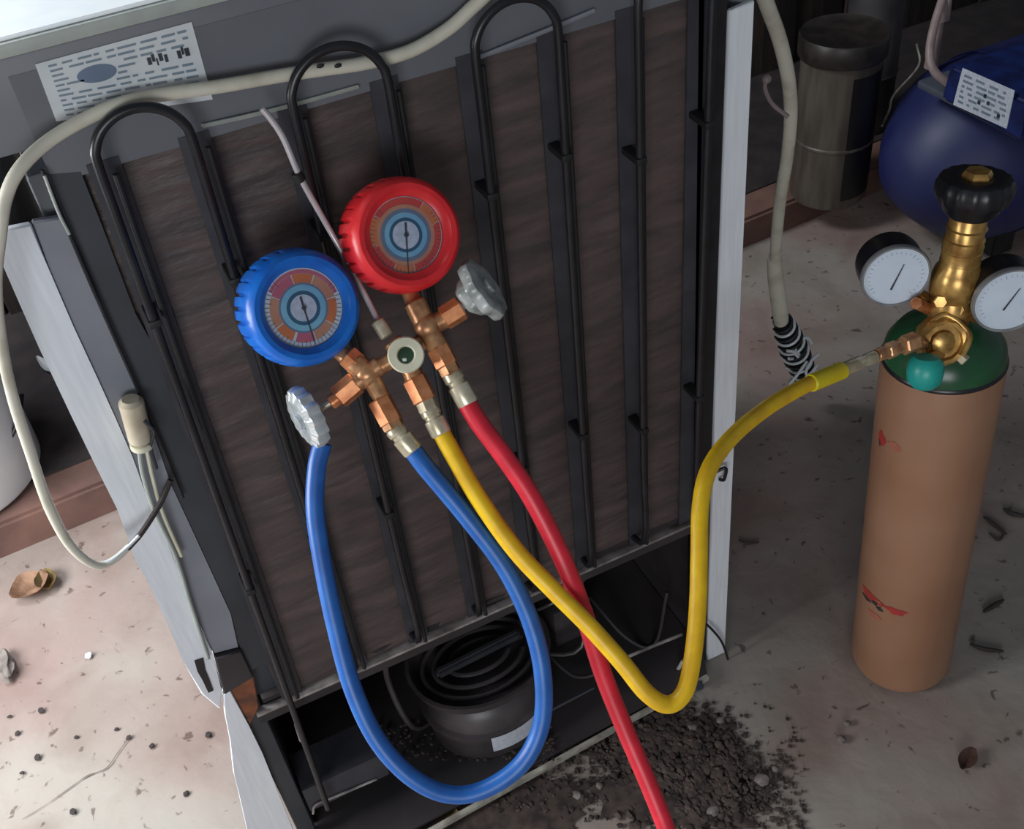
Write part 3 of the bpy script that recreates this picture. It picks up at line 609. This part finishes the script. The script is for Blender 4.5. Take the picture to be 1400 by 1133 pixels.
# ================================================================== REGULATOR
NK = GB + gax * (GL + .055)
RG = thing('pressure_regulator', 'brass pressure regulator with black top knob and two white gauges on the gas bottle', 'regulator', NK)
U = V((0, 0, 1)); fr_in = V((-0.43, -0.90, 0)).normalized()       # towards the viewer, level
sideR = V((0, 0, 1)).cross(-fr_in).normalized() * -1
DK = 1.0
def q_(u, v, d): return PD(u, v, d)
dn = pix(NK)[2]
bm = BM(); rod(bm, NK - U * .012, NK + U * .028, 0.0165, 24); mk('bottle_valve', bm, 'gold', RG)
top = NK + U * 0.5
hk = height_at(NK, 290); hb = height_at(NK, 400)
base_c = V(NK)
def c_at(v, u):                                 # point above the neck seen at (u, v): same depth as the vertical there
    h = height_at(NK, v); d = pix(NK + U * h)[2]; return PD(u, v, d)
pA, pB, pC, pD_ = c_at(452, 1293), c_at(395, 1303), c_at(345, 1313), c_at(290, 1326)
axk = (pD_ - pA).normalized(); LL = (pD_ - pA).length
bm = BM(); lathe(bm, [(0, 0), (0.016, 0), (0.019, LL * .10), (0.021, LL * .22), (0.018, LL * .30), (0.0225, LL * .34), (0.0235, LL * .46), (0.021, LL * .54), (0.018, LL * .58), (0.0175, LL * .72), (0.0185, LL * .74), (0.0165, LL * .80), (0.0165, LL * .97), (0.014, LL), (0, LL)], pA, axk, 36, cap=False)
mk('regulator_body', bm, 'gold', RG, label='turned brass body')
for k in range(4):
    bm = BM(); lathe(bm, [(0.016, 0), (0.0182, .0015), (0.016, .003)], pA + axk * (LL * (.60 + k * .09)), axk, 30, cap=False); mk('collar', bm, 'gold', RG)
for k, (u, v) in enumerate(((1282, 405), (1300, 415), (1312, 398), (1296, 388), (1322, 412), (1276, 420))):
    bm = BM(); p = c_at(v, u); nn = cdir(-0.1 + .12 * k - .2, .3, -1); rod(bm, p + nn * .017, p + nn * .031, 0.0066, 6); mk('body_port', bm, 'gold', RG)
# big round nut facing the viewer
bn = c_at(458, 1279); an = cdir(-.10, .35, -1); bn = bn + an * 0.020
bm = BM(); lathe(bm, [(0, -.022), (.018, -.022), (.022, -.014), (.0245, 0), (.024, .006), (.021, .010), (.0175, .009), (.0165, .004), (.0115, .004), (.0105, .009), (.006, .011), (0, .011)], bn, an, 40, mod=lambda t, i: 1 + .02 * math.cos(12 * t), cap=False); mk('inlet_nut', bm, 'gold', RG, label='large round brass nut')
bm = BM(); tube(bm, [bn + cdir(-.6, -.5, -.3) * .022, bn + cdir(0, -1, -.5) * .026, bn + cdir(.8, -.2, -.5) * .025, bn + cdir(.7, .7, -.5) * .024], .0032, 10, 5); mk('seal_ring', bm, 'gold', RG)
bm = BM(); pk = bn + cdir(.72, .62, 0) * .022; rod(bm, pk, pk + cdir(.7, .7, -.2) * .008, .006, 6); mk('bleed_screw', bm, 'silver', RG)
# outlet fitting to the hose
o1 = PD(1252, 466, 1.005); o2 = PD(1198, 486, .986)
bm = BM(); rod(bm, bn + cdir(-.9, .2, .3) * .016, o1, .0065, 18); rod(bm, o1, o1.lerp(o2, .35), .0095, 6); rod(bm, o1.lerp(o2, .3), o2, .0062, 18); rod(bm, o1.lerp(o2, .5), o1.lerp(o2, .75), .0078, 6); mk('outlet_fitting', bm, 'brass', RG, label='brass outlet fitting')
# teal cap hanging in front
tc = PD(1265, 507, pix(GT)[2] - .068); bm = BM(); lathe(bm, [(0, -.016), (.010, -.016), (.0155, -.010), (.0168, 0), (.0155, .009), (.011, .014), (0, .0155)], tc, cdir(-.05, -.9, -.4), 28, cap=False); mk('safety_cap', bm, 'tealc', RG, label='teal plastic cap')
bm = BM(); rod(bm, tc + cdir(0, -1, .3) * .01, bn + cdir(0, 1, 0) * .012, .005, 12); mk('cap_stem', bm, 'gold', RG)
# knob with brass centre
bm = BM(); kc = pD_; lathe(bm, [(0, -.002), (.020, -.002), (.0245, .003), (.0255, .008), (.031, .013), (.033, .020), (.033, .028), (.030, .033), (.020, .035), (.0125, .033), (.0120, .030), (0, .030)], kc, axk, 64, mod=lambda t, i: 1 + (.025 * math.cos(16 * t) if 4 <= i <= 7 else 0), cap=False)
kn = mk('adjusting_knob', bm, 'black', RG, label='black ribbed adjusting knob')
bm = BM(); lathe(bm, [(0, .030), (.0135, .030), (.0135, .036), (.011, .040), (0, .041)], kc, axk, 6, cap=False); mk('knob_screw', bm, 'gold', kn, label='brass hexagonal centre screw')
def small_gauge(cu, cv, d, nrm, r, n1, n2, lab_):
    ax = nrm.normalized(); c = PD(cu, cv, d); fx = (RIGHT - ax * RIGHT.dot(ax)).normalized(); fr = (fx, ax.cross(fx), ax); bm = BM()
    lathe(bm, [(0, -.034), (r * .8, -.034), (r * .97, -.030), (r, -.024), (r, -.004), (r * 1.04, -.003), (r * 1.04, .001), (r * .98, .002), (r * .95, 0), (0, -.0005)], c, ax, 44, cap=False, a0=fr)
    g = mk('gauge', bm, 'black', RG, label=lab_)
    bm = BM(); lathe(bm, [(0, 0), (r * .99, 0), (r * .97, .0012), (0, .0012)], c + ax * .0012, ax, 44, cap=False, a0=fr); mk('dial', bm, 'topw', g)
    bm = BM(); lathe(bm, [(r * .985, .001), (r * 1.05, -.001), (r * 1.06, .0015), (r * 1.03, .0042), (r * .975, .0042), (r * .97, .0015)], c, ax, 48, cap=False, a0=fr); mk('bezel', bm, 'silver2', g)
    bm = BM()
    for k in range(27):
        t = math.radians(-45 + 270 * k / 26 + 0); dd = fr[0] * math.cos(t) + fr[1] * math.sin(t); L = .0035 if k % 5 == 0 else .0018
        obox(bm, c + dd * (r * .80) + ax * .00245, dd, ax.cross(dd), ax, L, .0004, .0002)
    mk('tick_marks', bm, 'inkl', g, smooth=False)
    bm = BM()
    p, q = PD(n1[0], n1[1], d), PD(n2[0], n2[1], d); p = p - ax * (p - c).dot(ax) + ax * .0028; q = q - ax * (q - c).dot(ax) + ax * .0028; s = ax.cross((q - p).normalized()) * .0009
    prism(bm, [p - s * .4, p + s * .4, q + s, q - s], ax * .0003); mk('needle', bm, 'ink', g)
    bm = BM(); lathe(bm, [(0, 0), (r * .95, 0), (r * .93, .001), (0, .0015)], c + ax * .0034, ax, 36, cap=False); mk('glass', bm, 'glass', g)
    return c, ax
d0 = pix(pB)[2] - .02
c1, a1 = small_gauge(1224, 376, d0, V((-.40, -.84, .08)), .0305, (1231, 352), (1221, 402), 'white-faced gauge on the left')
c2, a2 = small_gauge(1379, 409, d0 - .015, V((-.40, -.84, .08)), .0320, (1388, 384), (1374, 428), 'white-faced gauge on the right')
for c_, a_, tgt in ((c1, a1, c_at(425, 1290)), (c2, a2, c_at(418, 1312))):
    bm = BM(); rod(bm, c_ - a_ * .025 + cdir(0, 1, 0) * .012, tgt, .0068, 16); mk('gauge_stem', bm, 'gold', RG)
bm = BM(); rod(bm, c_at(425, 1322), PD(1346, 432, d0), .0090, 6); mk('stem_nut', bm, 'gold', RG)
bm = BM(); rod(bm, c_at(425, 1274), PD(1252, 414, d0), .0060, 6); mk('stem_nut', bm, 'copper', RG)

# ================================================================== BACKGROUND THINGS
# dark tin canister on the ledge
cb = PZ(1131, 262, 0.06); Hc = height_at(cb, 72); rc = 50 * pix(cb)[2] / FPX
CN = thing('canister', 'dark tin canister with a lid standing on the ledge behind the refrigerator', 'canister', cb)
cfr = (RIGHT.cross(V((0, 0, 1))).normalized(),) ; cx_ = V((RIGHT.x, RIGHT.y, 0)).normalized(); cfr = (cx_, V((0, 0, 1)).cross(cx_), V((0, 0, 1)))
bm = BM(); lathe(bm, [(0, 0), (rc * .96, 0), (rc, .006), (rc, Hc), (0, Hc)], cb, U, 48, cap=False, a0=cfr); mk('can_body', bm, 'canl', CN)
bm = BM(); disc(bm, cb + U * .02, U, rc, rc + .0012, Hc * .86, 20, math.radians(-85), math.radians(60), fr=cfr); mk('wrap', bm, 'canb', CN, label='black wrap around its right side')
bm = BM(); lathe(bm, [(rc, 0), (rc * 1.03, .002), (rc * 1.03, .006), (rc, .008)], cb + U * Hc * .42, U, 48, cap=False, a0=cfr); mk('hoop', bm, 'canl', CN)
bm = BM(); lathe(bm, [(0, 0), (rc * 1.07, 0), (rc * 1.10, .004), (rc * 1.10, .035), (rc * 1.06, .040), (rc * .98, .036), (0, .034)], cb + U * Hc, U, 48, cap=False, a0=cfr); mk('lid', bm, 'lidm', CN, label='dark lid')
# blue tank with switch box
TR = 0.165
tcn = V((1.412, 0.589, TR + .006))
TK = thing('air_tank', 'dark blue rounded air tank behind the gas bottle', 'tank', (tcn.x, tcn.y, 0))
bm = BM(); lathe(bm, [(0, -TR * 1.0), (TR * .32, -TR * .94), (TR * .60, -TR * .70), (TR * .84, -TR * .42), (TR * .96, -TR * .15), (TR, .04), (TR, .50), (TR * .84, .60), (TR * .5, .66), (0, .68)], tcn, (1, 0, 0), 56, cap=False); mk('tank_body', bm, 'tankb', TK)
bm = BM(); lathe(bm, [(TR * 1.002, .03), (TR * 1.012, .034), (TR * 1.012, .040), (TR * 1.002, .044)], tcn, (1, 0, 0), 56, cap=False); mk('weld_seam', bm, 'tankb', TK)
for sx in (0.02, 0.40):
    for sy in (-1, 1):
        bm = BM(); obox(bm, (tcn.x + sx, tcn.y + sy * .09, .028), V((1, 0, 0)), V((0, 1, 0)), U, .05, .03, .056, .004); mk('foot', bm, 'blackr', TK)
# plate + neck on top of tank
bm = BM(); box(bm, 1.275, 1.50, .375, .60, .326, .340, .004); mk('mounting_plate', bm, 'tankg', TK, label='dusty grey mounting plate')
nb = V((1.36, .66, .315)); bm = BM(); rod(bm, nb, nb + U * .085, .012, 16, .009); mk('filler_neck', bm, 'tube2', TK)
# box whose label faces sideways
A, B_, Cc, Dd = (1300, 82), (1400, 122), (1388, 196), (1286, 142)
bx = 1.255
def PX(u, v, x): r = ray(u, v); return CAM + r * ((x - CAM.x) / r.x)
p0, p1, p2, p3 = PX(1296, 88, bx), PX(1410, 140, bx), PX(1400, 200, bx), PX(1283, 136, bx)
SB = thing('switch_box', 'navy blue switch box with a pale printed plate on top of the blue tank', 'box', (bx, p2.y, p2.z))
bm = BM(); prism(bm, [p0, p1, p2, p3], (.16, 0, 0)); bmesh.ops.bevel(bm, geom=list(bm.edges), offset=.008, segments=3, affect='EDGES'); mk('box_body', bm, 'boxb', SB)
bm = BM(); q0, q1, q2, q3 = [PX(u, v, bx - .001) for u, v in ((1316, 93), (1387, 124), (1376, 176), (1303, 143))]; prism(bm, [q0, q1, q2, q3], (.001, 0, 0)); pl = mk('printed_plate', bm, 'lilac', SB, smooth=False, label='pale printed plate')
bm = BM(); rg = random.Random(5)
for r in range(6):
    t = .12 + r * .14; s = .07
    while s < .88:
        l = rg.uniform(.05, .2); f = lambda a, b: q0.lerp(q1, a).lerp(q3.lerp(q2, a), b) + V((-.0006, 0, 0)); prism(bm, [f(s, t), f(min(s + l, .93), t), f(min(s + l, .93), t + .06), f(s, t + .06)], (.0003, 0, 0)); s += l + rg.uniform(.03, .1)
mk('small_print', bm, 'inkl', pl, smooth=False)
bm = BM()
for a, b in ((.50, .38), (.58, .52), (.42, .60), (.80, .72)): f = lambda s, t: q0.lerp(q1, s).lerp(q3.lerp(q2, s), t) + V((-.0009, 0, 0)); prism(bm, [f(a, b), f(a + .05, b), f(a + .05, b + .10), f(a, b + .10)], (.0003, 0, 0))
mk('plate_mark', bm, 'ink', pl, smooth=False)
db = pix(p3)[2]
bm = BM(); tube(bm, [PD(1300, -40, db) + V((0, .1, .9)), PD(1300, -40, db), PD(1288, 0, db), PD(1276, 40, db), PD(1271, 75, db), (PD(1278, 98, db)), PD(1296, 114, db)], .0070, 12, 6)
tag(mk('supply_cable', bm, 'tube2', org=PD(1296, 114, db)), 'dull pinkish cable dropping into the navy switch box', 'cable')
# thin pale stalks behind
bm = BM(); dd_ = pix(cb)[2] + .05; tube(bm, [PD(1253, 60, dd_), PD(1256, 90, dd_), PD(1222, 130, dd_ - .05), PD(1216, 150, dd_ - .1), PD(1206, 172, dd_ - .15)], .0022, 8, 5)
tag(mk('dry_stalk', bm, 'bar', org=PD(1206, 172, dd_ - .15)), 'thin grey dry stalk between canister and blue tank', 'stalk')
# dark plastic drum behind
db_ = PZ(1198, 215, 0.06) + V((0.06, .12, 0)); bm = BM(); lathe(bm, [(0, 0), (.05, 0), (.055, .01), (.055, .12), (.058, .125), (.055, .13), (.052, .30), (.03, .33), (.018, .34), (.018, .36), (0, .36)], db_, U, 36, cap=False)
tag(mk('dark_drum', bm, 'dark', org=db_), 'narrow dark plastic drum between canister and blue tank', 'drum')
# white bucket at the left edge
kb = PZ(-58, 655, 0.063); rk = 114 * pix(kb)[2] / FPX; Hk = 0.27
BK = thing('bucket', 'white plastic bucket on the ledge at the left edge', 'bucket', kb)
bm = BM(); lathe(bm, [(0, 0), (rk * .95, 0), (rk, .008), (rk * 1.06, Hk * .9), (rk * 1.10, Hk * .9), (rk * 1.10, Hk), (rk * 1.04, Hk), (rk * 1.0, Hk * .9), (rk * .9, .01), (0, .01)], kb, U, 56, cap=False); mk('bucket_body', bm, 'bucket', BK)
dk = pix(kb)[2] - rk * .6
bm = BM(); tube(bm, [PD(-40, 628, dk), PD(-10, 620, dk), PD(12, 602, dk), PD(26, 570, dk), PD(30, 540, dk + .03)], .0035, 8, 5); mk('handle', bm, 'black', BK, label='thin black handle')
# white cable hanging at the right with frayed end
HC = thing('hanging_cable', 'white cable hanging right of the refrigerator with a frayed black and white end', 'cable', PZ(1092, 522, .01))
yc = 0.30
endp = PZ(1090, 518, .012)
hp = [PY(1030, -50, .12) + V((-.03, -.01, .34)), PY(1030, -50, .12) + V((-.018, -.006, .14)), PY(1030, -50, .12) + V((-.008, -.003, .05)), PY(1030, -50, .12), PY(1048, 5, .13), PY(1066, 55, .15), PY(1078, 110, .17), PY(1081, 160, .19), PY(1076, 215, .21), PY(1067, 270, .23), PY(1062, 320, .25), PY(1060, 360, .27)]
bm = BM(); tube(bm, hp, .0075, 12, 6); mk('cord', bm, 'cable', HC)
bm = BM(); tube(bm, [PY(1058, 352, .27), PY(1061, 385, .28), PY(1066, 420, .29), PY(1068, 440, .30)], .0105, 14, 5, rfun=lambda t: .0092 + .0022 * math.sin(t * 2.6)); mk('connector', bm, 'cable', HC, label='thicker pale connector')
core = [PY(1068, 438, .30), PY(1080, 465, .31), PY(1094, 497, .32), PY(1106, 526, .325)]
bm = BM(); tube(bm, core, .012, 12, 6, rfun=lambda t: .012 + .006 * math.sin(t * 3)); mk('scorched_core', bm, 'black', HC, label='black scorched core')
P = spline(core, 10); rgc = random.Random(4)
for k in range(13):
    f = k / 13; i = int(f * (len(P) - 4)); c = P[i]; t = (P[i + 1] - P[i]).normalized(); a, b, _ = basis(t); rr = .014 + .006 * math.sin(f * 3)
    ph = rgc.uniform(-.4, .4); bm = BM(); tube(bm, [c + a * (rr * math.cos(w_)) + b * (rr * math.sin(w_)) + t * (.006 * (w_ / 3)) for w_ in [ph + j * .55 for j in range(0, 11)]], .0021, 7, 3); mk('strand', bm, 'paper' if k % 2 else 'blackr', HC)
for k, (u, v) in enumerate(((1092, 470), (1108, 492), (1086, 505), (1102, 512), (1076, 480))):
    c = PY(u, v, .305); bm = BM(); tube(bm, [c + V((.016 * math.cos(j * .8 + k), -.010 + .004 * math.sin(j + k), .014 * math.sin(j * .8 + k * 2))) for j in range(6)], .0024, 7, 4); mk('strand', bm, 'paper', HC)
bm = BM(); dd_ = pix(hp[5])[2] - .004 + .01; tube(bm, [PD(1047, 108, dd_), PD(1046, 122, dd_), PD(1056, 142, dd_), PD(1078, 160, dd_)], .0022, 8, 5); ball(bm, PD(1048, 108, dd_), .005, 2); mk('loose_strand', bm, 'tube2', HC)

# ================================================================== DEBRIS
# heap of dark soil below the refrigerator
bm = BM(); rg = random.Random(11)
for k in range(2600):
    a = rg.gauss(0, 1); b = rg.gauss(0, 1); u = 925 + a * 85; v = 1045 + b * 45 + (u - 925) * .25
    if not (700 < u < 1100 and 960 < v < 1200): continue
    p = PZ(u, v, 0); r = rg.uniform(.0010, .0042) * (1.3 if abs(a) < 1 else .8); ball(bm, p + V((0, 0, r * .4 + max(0, .010 - .004 * (a * a + b * b)))), r, 1, (1, 1.1, .7), .5, k)
o = mk('soil_heap', bm, 'dirt', org=PZ(950, 1045, 0)); tag(o, 'loose dark soil crumbs scattered below the refrigerator', 'soil'); o['kind'] = 'stuff'
# thin crust of soil under the crumbs
bm = BM(); c0 = bm.verts.new(PZ(915, 1060, .006)); ring = []
for k in range(120):
    t = 2 * math.pi * k / 120; q = .80 + .5 * noise.noise(V((math.cos(t) * 2, math.sin(t) * 2, 5))) + .35 * noise.noise(V((math.cos(t) * 7, math.sin(t) * 7, 8))); ring.append(bm.verts.new(PZ(925 + 150 * q * math.cos(t), 1062 + 85 * q * math.sin(t) + 28 * math.cos(t), .0004)))
mid = [bm.verts.new(v.co.lerp(c0.co, .5) + V((0, 0, .004 + .003 * noise.noise(v.co * 60)))) for v in ring]
for k in range(120):
    k2 = (k + 1) % 120; bm.faces.new((ring[k], ring[k2], mid[k2], mid[k])); bm.faces.new((mid[k], mid[k2], c0))
o = mk('soil_patch', bm, 'dirt', org=PZ(915, 1060, 0)); tag(o, 'flat dark soil patch under the loose crumbs', 'soil'); o['kind'] = 'stuff'
bm = BM()
for k in range(500):
    u = rg.uniform(520, 760); v = rg.uniform(985, 1110) ; p = PZ(u, v, 0.02 if v < 1040 else 0); r = rg.uniform(.0010, .003); ball(bm, p + V((0, 0, r * .5)), r, 1, (1, 1, .7), .5, k)
o = mk('soil_litter', bm, 'dirt', org=PZ(640, 1040, 0)); tag(o, 'dark crumbs and dust around the compressor base', 'soil'); o['kind'] = 'stuff'
bm = BM(); ring = []; c0 = bm.verts.new(PZ(640, 1112, .0015))  # dirt film, its dark colour also paints in the shade at the base
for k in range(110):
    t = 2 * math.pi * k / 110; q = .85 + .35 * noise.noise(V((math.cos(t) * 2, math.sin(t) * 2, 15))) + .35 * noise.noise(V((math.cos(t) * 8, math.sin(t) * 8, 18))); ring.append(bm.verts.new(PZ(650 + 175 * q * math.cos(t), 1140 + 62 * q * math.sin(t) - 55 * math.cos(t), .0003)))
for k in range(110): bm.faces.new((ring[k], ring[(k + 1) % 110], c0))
o = mk('soil_patch', bm, 'dirt', org=PZ(640, 1112, 0)); tag(o, 'dark dusty soil film and painted shade along the front of the refrigerator base', 'soil'); o['kind'] = 'stuff'
# pebbles in and beside the heap
bm = BM(); ball(bm, (0, 0, .004), .0065, 2, (1.2, 1, .7), .4, 3); pb0 = mk('pebble', bm, 'peb', org=(0, 0, 0))
spots = [(1042, 1068, 1.2), (968, 1012, .9), (947, 998, 1.1), (1000, 1062, 1.0), (912, 1060, .8), (975, 1110, 1.0), (1150, 1012, .8), (1158, 990, .6), (820, 1075, 0.6), (790, 1088, 0.8), (985, 986, .7), (1060, 1052, .6)]
for k, (u, v, s) in enumerate(spots):
    p = pb0 if k == 0 else pb0.copy()
    if k: COL.objects.link(p)
    p.location = PZ(u, v, 0.001); p.scale = (s,) * 3; p.rotation_euler = (0, 0, k * 1.3)
    p['label'] = 'small grey pebble lying in or beside the dark soil'; p['category'] = 'pebble'; p['group'] = 'pebbles around the dark soil'
pb0['label'] = 'small grey pebble lying in or beside the dark soil'
# dead leaves
def leaf(u, v, L, Wd, rot, curl, m, name, label, cat, z=.002):
    c = PZ(u, v, z); bm = BM(); n, k = 10, 6; g = {}
    for i in range(n + 1):
        s = i / n; wv = Wd * math.sin(math.pi * (s * .92 + .04)) ** .8
        for j in range(k + 1):
            t = j / k * 2 - 1; x = (s - .5) * L; y = t * wv * (1 + .2 * noise.noise(V((i, j, u)))); z = curl * (t * t) * wv + abs(noise.noise(V((x * 90, y * 90, u)))) * .006 + curl * .3 * (2 * s - 1) ** 2 * L
            g[i, j] = bm.verts.new(c + V((x * math.cos(rot) - y * math.sin(rot), x * math.sin(rot) + y * math.cos(rot), z)))
    for i in range(n):
        for j in range(k): bm.faces.new((g[i, j], g[i + 1, j], g[i + 1, j + 1], g[i, j + 1]))
    r = bmesh.ops.solidify(bm, geom=bm.faces[:], thickness=.0006)
    return tag(mk(name, bm, m, org=c), label, cat)
leaf(44, 806, .058, .026, .35, .55, 'leaf', 'dead_leaf', 'crumpled pale brown dead leaf on the floor left of the refrigerator', 'leaf')
leaf(66, 798, .045, .016, 1.6, .7, 'straw', 'dead_leaf', 'small olive dead leaf touching the crumpled pale brown one', 'leaf')
leaf(1322, 1040, .034, .010, .4, .5, 'ledge', 'dead_leaf', 'reddish dead leaf on the floor below the gas bottle', 'leaf')
leaf(604, 1108, .052, .010, 2.2, .6, 'straw', 'dead_leaf', 'long yellowish dry leaf under the bottom of the blue hose loop', 'leaf')
def scrap(pts, r, m, name, label, cat):
    c = PZ(pts[0][0], pts[0][1], 0); bm = BM(); tube(bm, [PZ(u, v, r * .8) for u, v in pts], r, 7, 5, rfun=lambda t: r * (.5 + .6 * math.sin(math.pi * (t * .9 + .05)))); return tag(mk(name, bm, m, org=c), label, cat)
scrap([(1345, 706), (1358, 716), (1376, 730)], .0028, 'scrap', 'dark_twig', 'short dark twig right of the bottle, uppermost on the floor', 'twig')
scrap([(1372, 695), (1384, 702), (1405, 706)], .0034, 'scrap', 'dark_twig', 'dark twig cut off by the right edge of the picture', 'twig')
scrap([(1352, 728), (1365, 738), (1374, 728)], .0016, 'scrap', 'dark_twig', 'tiny bent twig just below the uppermost short one', 'twig')
scrap([(1345, 836), (1358, 828), (1372, 820)], .0032, 'scrap', 'dark_twig', 'dark crumbly twig beside the lower half of the bottle', 'twig')
scrap([(1326, 880), (1345, 887), (1372, 890)], .0028, 'scrap', 'dark_twig', 'long thin dark twig near the foot of the bottle', 'twig')
scrap([(1010, 738), (1022, 742), (1038, 741)], .0016, 'scrap', 'dark_twig', 'thin dark twig beside the right white edge of the refrigerator', 'twig')
c = PZ(10, 915, 0); bm = BM(); ball(bm, c + V((0, 0, .008)), .013, 3, (.8, 1.9, .6), .8, 9)
tag(mk('dirt_clod', bm, 'peb', org=c), 'greyish dirt clod on the bright floor at the left edge', 'clod')
c = PZ(122, 897, 0); bm = BM(); ball(bm, c + V((0, 0, .003)), .0048, 2, (.9, 1.2, .6), .6, 4)
tag(mk('plaster_crumb', bm, 'paper', org=c), 'white plaster crumb on the bright floor', 'crumb')
gr = 'tiny dark specks on the bright floor'
bm = BM(); ball(bm, (0, 0, .0012), .0024, 1, (1.5, 1, .6), .5, 2); s0 = mk('dark_speck', bm, 'scrap', org=(0, 0, 0))
for k, (u, v) in enumerate([(13, 980), (24, 1003), (57, 972), (160, 997), (208, 1020), (100, 1110), (30, 1057), (176, 1009), (52, 1036), (105, 1008), (255, 1085), (285, 1005)]):
    p = s0 if k == 0 else s0.copy()
    if k: COL.objects.link(p)
    p.location = PZ(u, v, 0); p.rotation_euler = (0, 0, k); p.scale = (1 + .3 * (k % 3),) * 3
    p['label'] = 'tiny dark speck on the bright concrete floor'; p['category'] = 'speck'; p['group'] = gr
for k, (pts, lab_) in enumerate((([(540, 1062), (556, 1085), (548, 1110)], 'dry straw crossing the lower left of the blue loop'), ([(575, 1120), (585, 1095), (582, 1080)], 'dry straw standing beside the yellowish dry leaf'), ([(630, 1055), (633, 1070), (626, 1082)], 'curled dry straw inside the bottom of the blue loop'))):
    scrap(pts, .0012, 'straw', 'dry_straw', lab_, 'straw')

leaf(70, 505, .075, .010, 2.0, .5, 'bucket', 'plastic_scrap', 'crumpled pale plastic scrap in the dark gap beside the left white edge', 'scrap', .066)
